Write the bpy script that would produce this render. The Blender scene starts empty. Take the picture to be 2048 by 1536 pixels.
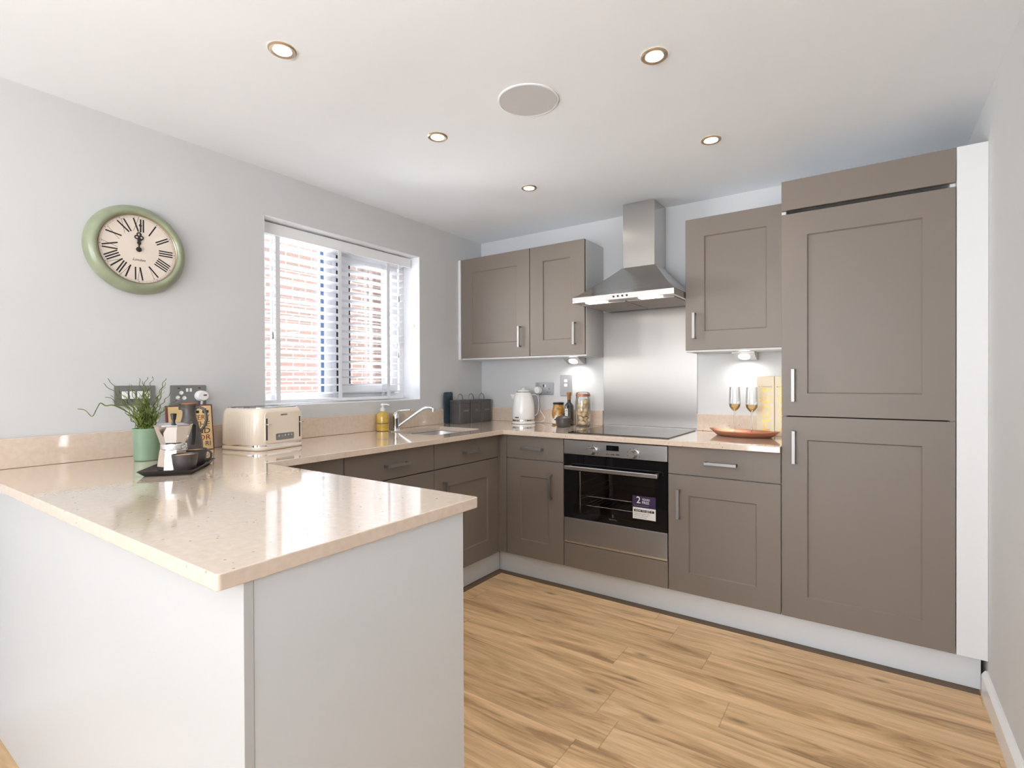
import bpy, bmesh, math, random
from mathutils import Vector, Matrix
random.seed(7)
SC = bpy.context.scene
COL = SC.collection
PI = math.pi
R = math.radians

# ---------------------------------------------------------------- materials
def _new(name):
    m = bpy.data.materials.new(name); m.use_nodes = True
    nt = m.node_tree; b = nt.nodes['Principled BSDF']
    return m, nt, b
def _coord(nt, kind='Object', scale=(1,1,1)):
    tc = nt.nodes.new('ShaderNodeTexCoord'); mp = nt.nodes.new('ShaderNodeMapping')
    mp.inputs['Scale'].default_value = scale
    nt.links.new(tc.outputs[kind], mp.inputs['Vector']); return mp.outputs['Vector']
def c4(c): return (c[0], c[1], c[2], 1)
def srgb(r, g, b):
    f = lambda v: (v/255/12.92) if v/255 <= .04045 else ((v/255+.055)/1.055)**2.4
    return (f(r), f(g), f(b))
def mat(name, col, rough=.5, metal=0, var=.04, nscale=8, bump=0, bscale=200, coat=0, spec=.5, aniso=0, stretch=(1,1,1), emit=None, estr=0, trans=0, sss=0):
    m, nt, b = _new(name); N, L = nt.nodes, nt.links
    v = _coord(nt, scale=stretch)
    n = N.new('ShaderNodeTexNoise'); n.inputs['Scale'].default_value = nscale; n.inputs['Detail'].default_value = 3
    L.new(v, n.inputs['Vector'])
    r = N.new('ShaderNodeValToRGB')
    r.color_ramp.elements[0].position = .35; r.color_ramp.elements[1].position = .65
    r.color_ramp.elements[0].color = c4([max(0, x*(1-var)) for x in col]); r.color_ramp.elements[1].color = c4([min(1, x*(1+var)) for x in col])
    L.new(n.outputs['Fac'], r.inputs['Fac']); L.new(r.outputs['Color'], b.inputs['Base Color'])
    b.inputs['Roughness'].default_value = rough; b.inputs['Metallic'].default_value = metal
    b.inputs['Specular IOR Level'].default_value = spec
    if coat: b.inputs['Coat Weight'].default_value = coat; b.inputs['Coat Roughness'].default_value = .05
    if trans: b.inputs['Transmission Weight'].default_value = trans
    if aniso:
        b.inputs['Anisotropic'].default_value = aniso
        t = N.new('ShaderNodeTangent'); t.direction_type = 'UV_MAP'; t.uv_map = 'UVMap'; L.new(t.outputs[0], b.inputs['Tangent'])
    if bump:
        n2 = N.new('ShaderNodeTexNoise'); n2.inputs['Scale'].default_value = bscale; L.new(v, n2.inputs['Vector'])
        bp = N.new('ShaderNodeBump'); bp.inputs['Strength'].default_value = bump; bp.inputs['Distance'].default_value = .002
        L.new(n2.outputs['Fac'], bp.inputs['Height']); L.new(bp.outputs['Normal'], b.inputs['Normal'])
    if emit: b.inputs['Emission Color'].default_value = c4(emit); b.inputs['Emission Strength'].default_value = estr
    return m
def brushed(name, col, rough, grain=(1,1,1), var=.06, aniso=.8, rot=0, bump=.04):
    m = mat(name, col, rough, 1, var, 1, 0, aniso=aniso, stretch=(1,1,1))
    nt = m.node_tree; N, L = nt.nodes, nt.links; b = N['Principled BSDF']
    b.inputs['Anisotropic Rotation'].default_value = rot
    v = _coord(nt, scale=grain); n = N.new('ShaderNodeTexNoise'); n.inputs['Scale'].default_value = 1; n.inputs['Detail'].default_value = 4
    L.new(v, n.inputs['Vector']); bp = N.new('ShaderNodeBump'); bp.inputs['Strength'].default_value = bump; bp.inputs['Distance'].default_value = .001
    L.new(n.outputs['Fac'], bp.inputs['Height']); L.new(bp.outputs['Normal'], b.inputs['Normal'])
    return m
def glassy(name, tint=(1,1,1), refl=.12, rough=.02):
    m = bpy.data.materials.new(name); m.use_nodes = True; nt = m.node_tree; N, L = nt.nodes, nt.links
    for x in list(N):
        if x.type == 'BSDF_PRINCIPLED': N.remove(x)
    t = N.new('ShaderNodeBsdfTransparent'); t.inputs[0].default_value = c4(tint)
    g = N.new('ShaderNodeBsdfGlossy'); g.inputs['Roughness'].default_value = rough
    lw = N.new('ShaderNodeLayerWeight'); lw.inputs['Blend'].default_value = .35
    mu = N.new('ShaderNodeMath'); mu.operation = 'MULTIPLY_ADD'; mu.inputs[1].default_value = .7; mu.inputs[2].default_value = refl*.35
    L.new(lw.outputs['Fresnel'], mu.inputs[0])
    mx = N.new('ShaderNodeMixShader'); L.new(mu.outputs[0], mx.inputs[0]); L.new(t.outputs[0], mx.inputs[1]); L.new(g.outputs[0], mx.inputs[2])
    L.new(mx.outputs[0], N['Material Output'].inputs[0]); return m
def emis(name, col, s):
    m, nt, b = _new(name)
    b.inputs['Base Color'].default_value = c4(col); b.inputs['Emission Color'].default_value = c4(col); b.inputs['Emission Strength'].default_value = s
    return m

M = {}
M['wall'] = mat('wall_paint', (.61,.615,.62), .85, var=.012, nscale=3, bump=.03, bscale=300)
M['ceiling'] = mat('ceiling_paint', (.855,.885,.92), .9, var=.01, nscale=2)
M['reveal'] = mat('reveal_paint', (.82,.83,.85), .7, var=.01)
M['door'] = mat('taupe_satin', srgb(123,113,104), .42, var=.02, nscale=2, spec=.4)
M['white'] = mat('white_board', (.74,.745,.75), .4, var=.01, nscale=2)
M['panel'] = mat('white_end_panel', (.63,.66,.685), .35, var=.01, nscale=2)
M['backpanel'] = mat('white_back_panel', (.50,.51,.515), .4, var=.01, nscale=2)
M['plinth'] = mat('plinth_white', (.70,.72,.74), .3, var=.01)
M['skirt'] = mat('skirting_gloss', (.80,.80,.80), .3, var=.01)
M['steel'] = brushed('satin_steel', (.60,.585,.57), .30, (2,600,600), aniso=.5)
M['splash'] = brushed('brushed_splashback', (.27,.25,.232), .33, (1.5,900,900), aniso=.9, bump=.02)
M['hood'] = brushed('hood_steel', (.60,.585,.57), .27, (3,500,500), aniso=.8, bump=.02)
M['filter'] = mat('filter_mesh', (.55,.50,.46), .45, 1, .1, 300)
M['coolsteel'] = brushed('oven_panel_steel', (.40,.425,.47), .34, (600,2,2), aniso=.6, rot=.25)
M['handle'] = mat('handle_nickel', (.33,.325,.32), .46, 1, .03)
M['chrome'] = mat('chrome', (.80,.80,.80), .08, 1, .02)
M['alu'] = mat('polished_aluminium', (.80,.79,.78), .14, 1, .03)
M['black'] = mat('black_plastic', (.012,.012,.013), .3, var=.1)
M['blackglass'] = mat('black_glass', (.006,.006,.007), .05, var=.1, spec=.5)
M['hob'] = mat('hob_glass', (.012,.012,.013), .06, var=.1, spec=.8)
M['dark'] = mat('dark_gap', (.01,.009,.008), .8, var=.1)
M['cavity'] = mat('oven_enamel', (.055,.05,.047), .35, var=.1)
M['grey'] = mat('charcoal_tin', srgb(84,82,82), .45, var=.05)
M['teal'] = mat('slate_board', srgb(45,62,72), .4, var=.2, nscale=30)
M['green'] = mat('sage_ceramic', srgb(128,152,128), .35, var=.03)
M['clockgreen'] = mat('clock_green', srgb(142,150,124), .3, var=.10, nscale=14, coat=.3)
M['face'] = mat('clock_paper', srgb(226,214,202), .35, var=.02, coat=.3)
M['ink'] = mat('ink', (.015,.013,.012), .5, var=.1)
M['inkgrey'] = mat('soft_ink', (.25,.23,.22), .5, var=.1)
M['cream'] = mat('cream_enamel', srgb(226,213,196), .25, var=.01, coat=.5)
M['kettle'] = mat('white_enamel', (.78,.77,.76), .25, var=.01, coat=.4)
M['stoneware'] = mat('dark_stoneware', srgb(74,68,66), .4, var=.12, nscale=25)
M['tray'] = mat('black_tray', (.02,.018,.018), .3, var=.1)
M['coffee'] = mat('coffee_crema', srgb(210,165,115), .5, var=.1, nscale=60)
M['copper'] = mat('copper_tray', srgb(176,118,92), .35, .45, .08)
M['cork'] = mat('cork', srgb(160,110,65), .8, var=.15, nscale=80)
M['terracotta'] = mat('unglazed_clay', srgb(165,100,60), .7, var=.1)
M['oil'] = mat('dark_bottle_glass', (.02,.016,.01), .08, var=.2, coat=.5)
M['paper'] = mat('paper_label', (.75,.74,.72), .6, var=.02)
M['bookcream'] = mat('book_cover', srgb(228,200,145), .5, var=.04, nscale=30)
M['maroon'] = mat('book_edge', srgb(110,60,60), .5, var=.05)
M['boxcream'] = mat('carton_cream', srgb(228,214,186), .45, var=.02)
M['gold'] = mat('gold_foil', srgb(205,160,70), .35, .5, .05)
M['soap'] = mat('amber_soap', srgb(200,165,60), .15, var=.1, nscale=40, coat=.6)
M['blind'] = mat('blind_white', (.86,.87,.88), .5, var=.01)
def slatmat():
    m = mat('thin_white_slat', (.90,.905,.92), .5, var=.01); nt = m.node_tree; N, L = nt.nodes, nt.links
    t = N.new('ShaderNodeBsdfTranslucent'); t.inputs[0].default_value = (.93,.94,.96,1); mx = N.new('ShaderNodeMixShader'); mx.inputs[0].default_value = .5
    L.new(N['Principled BSDF'].outputs[0], mx.inputs[1]); L.new(t.outputs[0], mx.inputs[2]); L.new(mx.outputs[0], N['Material Output'].inputs[0]); return m
M['slat'] = slatmat()
M['tape'] = mat('ladder_tape', (.80,.81,.85), .8, var=.03, nscale=300)
M['upvc'] = mat('upvc_frame', (.86,.86,.88), .3, var=.01)
M['gasket'] = mat('gasket_rubber', (.02,.025,.04), .6, var=.1)
M['plate'] = mat('socket_plate', srgb(138,138,138), .38, .6, .03)
M['plateL'] = mat('brushed_socket_plate', srgb(150,150,153), .35, .6, .03)
M['socketw'] = mat('white_plastic', (.80,.80,.80), .35, var=.01)
M['speaker'] = mat('speaker_grille', (.58,.58,.585), .8, var=.04, nscale=900)
M['lampon'] = emis('lamp_lens', (1.0,.92,.80), 30)
M['lampring'] = mat('downlight_ring', srgb(190,170,145), .3, .8, .05)
M['hoodlamp'] = emis('hood_lamp_lens', (1.0,.94,.86), 12)
M['pucklamp'] = emis('puck_lamp_lens', (1.0,.97,.93), 16)
M['glass'] = glassy('clear_glass', (.97,.98,.98), .12)
M['jarglass'] = glassy('jar_glass', (.98,.985,.98), .1)
M['pane'] = glassy('window_pane', (.97,.98,.98), .05)
M['ovenpane'] = glassy('oven_door_pane', (.80,.78,.76), .10)
M['wine'] = glassy('champagne', (.98,.80,.52), .1)
M['pasta'] = mat('pasta_shell', srgb(240,214,170), .6, var=.10, nscale=30)
M['olives'] = mat('pickle_filling', srgb(165,120,45), .4, var=.45, nscale=70, coat=.5)
M['purple'] = mat('sticker_purple', srgb(52,38,72), .4, var=.05)
M['trim'] = mat('floor_brown_strip', srgb(98,80,62), .6, var=.05)
M['soil'] = mat('plant_core', srgb(35,45,22), .9, var=.4, nscale=60)
M['stem'] = mat('willow_stem', srgb(98,112,48), .6, var=.65, nscale=45)
M['ground'] = mat('outdoor_paving', (.78,.79,.82), .9, var=.1)

# quartz worktop with dark specks
def quartz():
    m, nt, b = _new('quartz_worktop'); N, L = nt.nodes, nt.links
    v = _coord(nt)
    n = N.new('ShaderNodeTexNoise'); n.inputs['Scale'].default_value = 60; n.inputs['Detail'].default_value = 5; L.new(v, n.inputs['Vector'])
    r = N.new('ShaderNodeValToRGB'); e = r.color_ramp.elements
    e[0].position = .35; e[0].color = c4(srgb(211,193,175)); e[1].position = .65; e[1].color = c4(srgb(218,201,184)); L.new(n.outputs['Fac'], r.inputs['Fac'])
    vo = N.new('ShaderNodeTexVoronoi'); vo.inputs['Scale'].default_value = 75; L.new(v, vo.inputs['Vector'])
    lt = N.new('ShaderNodeMath'); lt.operation = 'LESS_THAN'; lt.inputs[1].default_value = .20; L.new(vo.outputs['Distance'], lt.inputs[0])
    sp = N.new('ShaderNodeSeparateColor'); L.new(vo.outputs['Color'], sp.inputs[0])
    gt = N.new('ShaderNodeMath'); gt.operation = 'GREATER_THAN'; gt.inputs[1].default_value = .90; L.new(sp.outputs[0], gt.inputs[0])
    mm = N.new('ShaderNodeMath'); mm.operation = 'MULTIPLY'; L.new(lt.outputs[0], mm.inputs[0]); L.new(gt.outputs[0], mm.inputs[1])
    mx = N.new('ShaderNodeMix'); mx.data_type = 'RGBA'; L.new(mm.outputs[0], mx.inputs[0]); L.new(r.outputs['Color'], mx.inputs[6])
    mx.inputs[7].default_value = c4(srgb(168,142,122)); L.new(mx.outputs[2], b.inputs['Base Color'])
    b.inputs['Roughness'].default_value = .10; b.inputs['Specular IOR Level'].default_value = .6
    b.inputs['Coat Weight'].default_value = .8; b.inputs['Coat IOR'].default_value = 1.55; b.inputs['Coat Roughness'].default_value = .06
    return m
M['quartz'] = quartz()
def wood():
    m, nt, b = _new('oak_plank_floor'); N, L = nt.nodes, nt.links
    tc = N.new('ShaderNodeTexCoord'); s = N.new('ShaderNodeSeparateXYZ'); L.new(tc.outputs['Object'], s.inputs[0])
    def mth(op, a, bb=None, c=None):
        x = N.new('ShaderNodeMath'); x.operation = op
        for i, q in enumerate((a, bb, c)):
            if q is None: continue
            if isinstance(q, (int, float)): x.inputs[i].default_value = q
            else: L.new(q, x.inputs[i])
        return x.outputs[0]
    W, LN = .165, 1.22
    yy = mth('DIVIDE', mth('ADD', s.outputs['Y'], .98 + .165*40), W); row = mth('FLOOR', yy); fy = mth('FRACT', yy)
    wn = N.new('ShaderNodeTexWhiteNoise'); wn.noise_dimensions = '1D'; L.new(row, wn.inputs['W'])
    xx = mth('DIVIDE', mth('ADD', s.outputs['X'], mth('MULTIPLY', wn.outputs['Value'], LN*3)), LN); colm = mth('FLOOR', xx); fx = mth('FRACT', xx)
    cmb = N.new('ShaderNodeCombineXYZ'); L.new(row, cmb.inputs[0]); L.new(colm, cmb.inputs[1])
    w2 = N.new('ShaderNodeTexWhiteNoise'); w2.noise_dimensions = '3D'; L.new(cmb.outputs[0], w2.inputs['Vector'])
    # grain vector : stretched in x, shifted per plank
    off = N.new('ShaderNodeVectorMath'); off.operation = 'SCALE'; off.inputs['Scale'].default_value = 13; L.new(w2.outputs['Color'], off.inputs[0])
    add = N.new('ShaderNodeVectorMath'); L.new(tc.outputs['Object'], add.inputs[0]); L.new(off.outputs[0], add.inputs[1])
    mp = N.new('ShaderNodeMapping'); mp.inputs['Scale'].default_value = (1.1, 9, 1); L.new(add.outputs[0], mp.inputs['Vector'])
    g = N.new('ShaderNodeTexNoise'); g.inputs['Scale'].default_value = 1.5; g.inputs['Detail'].default_value = 8; g.inputs['Roughness'].default_value = .62; g.inputs['Distortion'].default_value = .9; L.new(mp.outputs[0], g.inputs['Vector'])
    r = N.new('ShaderNodeValToRGB'); e = r.color_ramp.elements
    e[0].position = .34; e[0].color = c4(srgb(160,128,93)); e[1].position = .60; e[1].color = c4(srgb(226,192,150))
    k = e.new(.45); k.color = c4(srgb(203,168,126)); L.new(g.outputs['Fac'], r.inputs['Fac'])
    mp2 = N.new('ShaderNodeMapping'); mp2.inputs['Scale'].default_value = (3, 55, 1); L.new(add.outputs[0], mp2.inputs['Vector'])
    g2 = N.new('ShaderNodeTexNoise'); g2.inputs['Scale'].default_value = 1.5; g2.inputs['Detail'].default_value = 5; L.new(mp2.outputs[0], g2.inputs['Vector'])
    fine = N.new('ShaderNodeMapRange'); fine.inputs[1].default_value = .3; fine.inputs[2].default_value = .7; fine.inputs[3].default_value = .84; fine.inputs[4].default_value = 1.08; L.new(g2.outputs['Fac'], fine.inputs[0])
    tone = N.new('ShaderNodeMapRange'); tone.inputs[3].default_value = .90; tone.inputs[4].default_value = 1.07; L.new(w2.outputs['Value'], tone.inputs[0])
    # knots
    mp3 = N.new('ShaderNodeMapping'); mp3.inputs['Scale'].default_value = (2.6, 7.5, 1); L.new(add.outputs[0], mp3.inputs['Vector'])
    vo = N.new('ShaderNodeTexVoronoi'); vo.inputs['Scale'].default_value = 1.0; L.new(mp3.outputs[0], vo.inputs['Vector'])
    kn = N.new('ShaderNodeMapRange'); kn.inputs[1].default_value = .02; kn.inputs[2].default_value = .13; kn.inputs[3].default_value = .42; kn.inputs[4].default_value = 1; L.new(vo.outputs['Distance'], kn.inputs[0])
    # joints
    jy = mth('MINIMUM', fy, mth('SUBTRACT', 1.0, fy)); jx = mth('MINIMUM', fx, mth('SUBTRACT', 1.0, fx))
    jya = N.new('ShaderNodeMapRange'); jya.inputs[1].default_value = .004; jya.inputs[2].default_value = .012; jya.inputs[3].default_value = .90; jya.inputs[4].default_value = 1; L.new(jy, jya.inputs[0])
    jxa = N.new('ShaderNodeMapRange'); jxa.inputs[1].default_value = .0008; jxa.inputs[2].default_value = .0022; jxa.inputs[3].default_value = .72; jxa.inputs[4].default_value = 1; L.new(jx, jxa.inputs[0])
    fac = mth('MULTIPLY', mth('MULTIPLY', fine.outputs[0], tone.outputs[0]), mth('MULTIPLY', kn.outputs[0], mth('MULTIPLY', jya.outputs[0], jxa.outputs[0])))
    vm = N.new('ShaderNodeVectorMath'); vm.operation = 'SCALE'; L.new(r.outputs['Color'], vm.inputs[0]); L.new(fac, vm.inputs['Scale'])
    L.new(vm.outputs[0], b.inputs['Base Color']); b.inputs['Roughness'].default_value = .42; b.inputs['Specular IOR Level'].default_value = .4
    bp = N.new('ShaderNodeBump'); bp.inputs['Strength'].default_value = .15; bp.inputs['Distance'].default_value = .002; L.new(fac, bp.inputs['Height']); L.new(bp.outputs[0], b.inputs['Normal'])
    return m
M['wood'] = wood()
def brick():
    m, nt, b = _new('brick_wall'); N, L = nt.nodes, nt.links
    tc = N.new('ShaderNodeTexCoord'); s = N.new('ShaderNodeSeparateXYZ'); L.new(tc.outputs['Object'], s.inputs[0])
    c = N.new('ShaderNodeCombineXYZ'); L.new(s.outputs['Y'], c.inputs[0]); L.new(s.outputs['Z'], c.inputs[1])
    t = N.new('ShaderNodeTexBrick'); t.inputs['Scale'].default_value = 1; t.inputs['Brick Width'].default_value = .225; t.inputs['Row Height'].default_value = .075; t.inputs['Mortar Size'].default_value = .007
    t.inputs['Color1'].default_value = c4((.050,.024,.019)); t.inputs['Color2'].default_value = c4((.036,.022,.019)); t.inputs['Mortar'].default_value = c4((.12,.11,.105))
    L.new(c.outputs[0], t.inputs['Vector']); L.new(t.outputs['Color'], b.inputs['Base Color']); b.inputs['Roughness'].default_value = .9
    return m
M['brick'] = brick()

# ---------------------------------------------------------------- mesh helpers
class MB:
    def __init__(s, M4=None): s.v = []; s.f = []; s.T = M4
    def add(s, vs, fs):
        n = len(s.v); s.v += [Vector(p) for p in vs]; s.f += [tuple(i+n for i in f) for f in fs]; return s
    def box(s, x0, x1, y0, y1, z0, z1):
        vs = [(x, y, z) for x in (x0, x1) for y in (y0, y1) for z in (z0, z1)]
        return s.add(vs, [(0,1,3,2),(4,6,7,5),(0,4,5,1),(2,3,7,6),(0,2,6,4),(1,5,7,3)])
    def lathe(s, prof, c=(0,0,0), seg=32, axis='z', caps=True, start=0):
        vs = []; n = len(prof)
        for i in range(seg):
            a = start + 2*PI*i/seg
            for r, h in prof:
                p = {'z': (r*math.cos(a), r*math.sin(a), h), 'x': (h, r*math.cos(a), r*math.sin(a)), 'y': (r*math.cos(a), h, r*math.sin(a))}[axis]
                vs.append((p[0]+c[0], p[1]+c[1], p[2]+c[2]))
        fs = []
        for i in range(seg):
            j = (i+1) % seg
            for k in range(n-1): fs.append((i*n+k, j*n+k, j*n+k+1, i*n+k+1))
        if caps:
            if prof[0][0] > 1e-6: fs.append(tuple(i*n for i in range(seg))[::-1])
            if prof[-1][0] > 1e-6: fs.append(tuple(i*n+n-1 for i in range(seg)))
        return s.add(vs, fs)
    def cyl(s, c, r, h, axis='z', seg=24):   # starts at c and runs h along the axis
        return s.lathe([(r, 0), (r, h)], c, seg, axis)
    def tube(s, pts, r, seg=8, taper=None):
        pts = [Vector(p) for p in pts]; n = len(pts); vs = []; fs = []
        up = Vector((0,0,1)); prev = None
        for i, p in enumerate(pts):
            t = (pts[min(i+1, n-1)] - pts[max(i-1, 0)]).normalized()
            if prev is None: u = t.cross(up) if abs(t.dot(up)) < .95 else t.cross(Vector((1,0,0)))
            else: u = prev - t*prev.dot(t)
            u.normalize(); prev = u; w = t.cross(u)
            rr = r if taper is None else r*(1 + (taper-1)*i/(n-1))
            for k in range(seg):
                a = 2*PI*k/seg; vs.append(p + (u*math.cos(a) + w*math.sin(a))*rr)
        for i in range(n-1):
            for k in range(seg): fs.append((i*seg+k, i*seg+(k+1) % seg, (i+1)*seg+(k+1) % seg, (i+1)*seg+k))
        fs.append(tuple(range(seg))[::-1]); fs.append(tuple((n-1)*seg+k for k in range(seg)))
        return s.add(vs, fs)
    def prism(s, poly, a, b, axis='x'):   # poly in the other two axes
        m = {'x': lambda p, q: (q, p[0], p[1]), 'y': lambda p, q: (p[0], q, p[1]), 'z': lambda p, q: (p[0], p[1], q)}[axis]
        n = len(poly); vs = [m(p, a) for p in poly] + [m(p, b) for p in poly]
        return s.add(vs, [tuple(range(n))[::-1], tuple(range(n, 2*n))] + [(i, (i+1) % n, n+(i+1) % n, n+i) for i in range(n)])
    def loft(s, loops, cap0=True, cap1=True):
        n = len(loops[0]); vs = [p for l in loops for p in l]; fs = []
        for k in range(len(loops)-1):
            for i in range(n): fs.append((k*n+i, k*n+(i+1) % n, (k+1)*n+(i+1) % n, (k+1)*n+i))
        if cap0: fs.append(tuple(range(n))[::-1])
        if cap1: fs.append(tuple((len(loops)-1)*n+i for i in range(n)))
        return s.add(vs, fs)
    def shaker(s, P, u0, u1, w0, w1, th=.02, fr=.1, rec=.007, flat=False):
        # P(u, w, d): d measured outwards from the door's front face
        g = .0015
        if flat:
            L0 = [(u0,w0),(u1,w0),(u1,w1),(u0,w1)]; i1 = [(u0+g,w0+g),(u1-g,w0+g),(u1-g,w1-g),(u0+g,w1-g)]
            return s.loft([[P(a,b,-th) for a,b in L0], [P(a,b,-g) for a,b in L0], [P(a,b,0) for a,b in i1]])
        def rect(o): return [(u0+o,w0+o),(u1-o,w0+o),(u1-o,w1-o),(u0+o,w1-o)]
        return s.loft([[P(a,b,-th) for a,b in rect(0)], [P(a,b,-g) for a,b in rect(0)], [P(a,b,0) for a,b in rect(g)],
                       [P(a,b,0) for a,b in rect(fr)], [P(a,b,-rec*.35) for a,b in rect(fr+.0015)], [P(a,b,-rec) for a,b in rect(fr+.005)]])
    def handle(s, P, u, w, ln, vertical=True, so=.032, bw=.014):
        h = ln/2; t = .009
        def bx(a0, a1, b0, b1, d0, d1):
            vs = [P(a, b, d) for a in (a0, a1) for b in (b0, b1) for d in (d0, d1)]
            s.add(vs, [(0,1,3,2),(4,6,7,5),(0,4,5,1),(2,3,7,6),(0,2,6,4),(1,5,7,3)])
        if vertical:
            bx(u-bw/2, u+bw/2, w-h, w+h, so-t, so); bx(u-bw/2, u+bw/2, w-h, w-h+t, 0, so-t); bx(u-bw/2, u+bw/2, w+h-t, w+h, 0, so-t)
        else:
            bx(u-h, u+h, w-bw/2, w+bw/2, so-t, so); bx(u-h, u-h+t, w-bw/2, w+bw/2, 0, so-t); bx(u+h-t, u+h, w-bw/2, w+bw/2, 0, so-t)
        return s
    def build(s, name, m, parent=None, bevel=0, smooth=False, angle=40, seg=2, world=True):
        me = bpy.data.meshes.new(name); off = Vector((0,0,0))
        if parent is not None and world:
            q = parent
            while q is not None: off += q.location; q = q.parent
        me.from_pydata([p - off for p in s.v], [], s.f); me.update()
        bm = bmesh.new(); bm.from_mesh(me); bmesh.ops.recalc_face_normals(bm, faces=bm.faces)
        if smooth:
            for f in bm.faces: f.smooth = True
            for e in bm.edges:
                if len(e.link_faces) == 2 and e.calc_face_angle(0) > R(angle): e.smooth = False
        uv = bm.loops.layers.uv.new('UVMap')
        for f in bm.faces:
            n = f.normal
            for l in f.loops:
                c = l.vert.co
                if abs(n.z) > max(abs(n.x), abs(n.y)): l[uv].uv = (c.x, c.y)
                elif abs(n.x) > abs(n.y): l[uv].uv = (c.y, c.z)
                else: l[uv].uv = (c.x, c.z)
        bm.to_mesh(me); bm.free()
        o = bpy.data.objects.new(name, me); COL.objects.link(o); me.materials.append(m)
        if parent is not None: o.parent = parent
        if bevel:
            b = o.modifiers.new('bevel', 'BEVEL'); b.width = bevel; b.segments = seg; b.limit_method = 'ANGLE'; b.angle_limit = R(35)
        return o

def tag(o, label=None, cat=None, group=None, kind=None):
    if label: o['label'] = label
    if cat: o['category'] = cat
    if group: o['group'] = group
    if kind: o['kind'] = kind
    return o
def thing(name, label, cat, loc=(0,0,0), rotz=0, group=None):
    o = bpy.data.objects.new(name, None); COL.objects.link(o); o.location = loc; o.rotation_euler = (0,0,rotz); o.empty_display_size = .05
    return tag(o, label, cat, group)
def smooth_path(P_, k=6):
    P_ = [Vector(p) for p in P_]; out = []
    for i in range(len(P_)-1):
        a, b, c, d_ = P_[max(i-1,0)], P_[i], P_[i+1], P_[min(i+2,len(P_)-1)]
        for j in range(k):
            t = j/k; out.append(.5*((2*b)+(c-a)*t+(2*a-5*b+4*c-d_)*t*t+(3*b-a-3*c+d_)*t**3))
    return out+[P_[-1]]
def struct(o): o['kind'] = 'structure'; return o
def rrect(x0, x1, y0, y1, r, n=6):
    out = []
    for cx, cy, a0 in ((x1-r,y1-r,0),(x0+r,y1-r,90),(x0+r,y0+r,180),(x1-r,y0+r,270)):
        for i in range(n+1):
            a = R(a0+90*i/n); out.append((cx+r*math.cos(a), cy+r*math.sin(a)))
    return out
def text(name, s, size, m, loc, face='-y', parent=None, align='LEFT', rot=0, ext=.0003, shear=0, sx=1):
    cu = bpy.data.curves.new('t', 'FONT'); cu.body = s; cu.size = size; cu.extrude = ext; cu.align_x = align; cu.align_y = 'CENTER'; cu.shear = shear; cu.resolution_u = 3
    t = bpy.data.objects.new('t', cu); COL.objects.link(t); bpy.context.view_layer.update()
    dg = bpy.context.evaluated_depsgraph_get(); me = bpy.data.meshes.new_from_object(t.evaluated_get(dg)); me.name = name
    bpy.data.objects.remove(t)
    X = Matrix.Scale(sx, 4, (1,0,0)); Rz = Matrix.Rotation(rot, 4, 'Z')
    F = {'-y': Matrix.Rotation(PI/2, 4, 'X'), '+x': Matrix.Rotation(PI/2, 4, 'Z') @ Matrix.Rotation(PI/2, 4, 'X'), '+z': Matrix.Identity(4)}[face]
    L = Vector(loc)
    if parent is not None:
        q = parent
        while q is not None: L = L - q.location; q = q.parent
    me.transform(Matrix.Translation(L) @ F @ Rz @ X)
    me.materials.clear(); me.materials.append(m)
    o = bpy.data.objects.new(name, me); COL.objects.link(o)
    if parent is not None: o.parent = parent
    return o
def ztext_part(name, s, size, m, loc, parent, face='-y', **k): return text(name, s, size, m, loc, face, parent, **k)

# ---------------------------------------------------------------- key measures
H = .892; T = .0274; HC = 2.2523; XR = 2.8406; D = .5692; DL = .5889; W = .603; WL = .636
XO = 1.0369; XT = 2.149; XE = 1.647; YN = -2.770; YF = -2.1188; HP = .134; YB = -6.6
WY0, WY1, WZ0, WZ1 = -1.749, -.667, 1.068, 2.023

# ---------------------------------------------------------------- room shell
struct(MB().box(-.02, XR+.02, YB, .0, -.05, 0).build('floor', M['wood']))
struct(MB().box(-.3, XR+.2, YB-.2, .2, HC, HC+.12).build('ceiling', M['ceiling']))
w = MB()
w.box(-.28, 0, YB, WY0, 0, HC); w.box(-.28, 0, WY1, 0, 0, HC); w.box(-.28, 0, WY0, WY1, 0, WZ0); w.box(-.28, 0, WY0, WY1, WZ1, HC)
struct(w.build('wall_left', M['wall']))
struct(MB().box(-.28, XR+.2, 0, .2, 0, HC).build('wall_back', M['wall']))
struct(MB().box(XR, XR+.2, YB, 0, 0, HC).build('wall_right', M['wall']))
w = MB(); w.box(-.28, .3, YB-.2, YB, 0, HC); w.box(2.55, XR+.2, YB-.2, YB, 0, HC); w.box(.3, 2.55, YB-.2, YB, 2.1, HC)
struct(w.build('wall_rear', M['wall']))
# reveal linings
e = .004
rv = MB()
rv.box(-.15, -.0005, WY0, WY0+e, WZ0, WZ1); rv.box(-.15, -.0005, WY1-e, WY1, WZ0, WZ1); rv.box(-.15, -.0005, WY0, WY1, WZ1-e, WZ1); rv.box(-.15, -.0005, WY0, WY1, WZ0, WZ0+e)
struct(rv.build('trim_1', M['reveal']))
# skirting on the right wall, and the left wall of the living end
sk = MB(); sk.prism([(XR, 0), (XR-.018, 0), (XR-.018, .075), (XR-.010, .088), (XR-.006, .092), (XR, .092)], YB, -.556, 'y')
struct(sk.build('baseboard_right', M['skirt']))
sk = MB(); sk.prism([(0, 0), (.018, 0), (.018, .075), (.010, .088), (.006, .092), (0, .092)], YB, YN+.03, 'y')
struct(sk.build('baseboard_left', M['skirt']))

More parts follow.
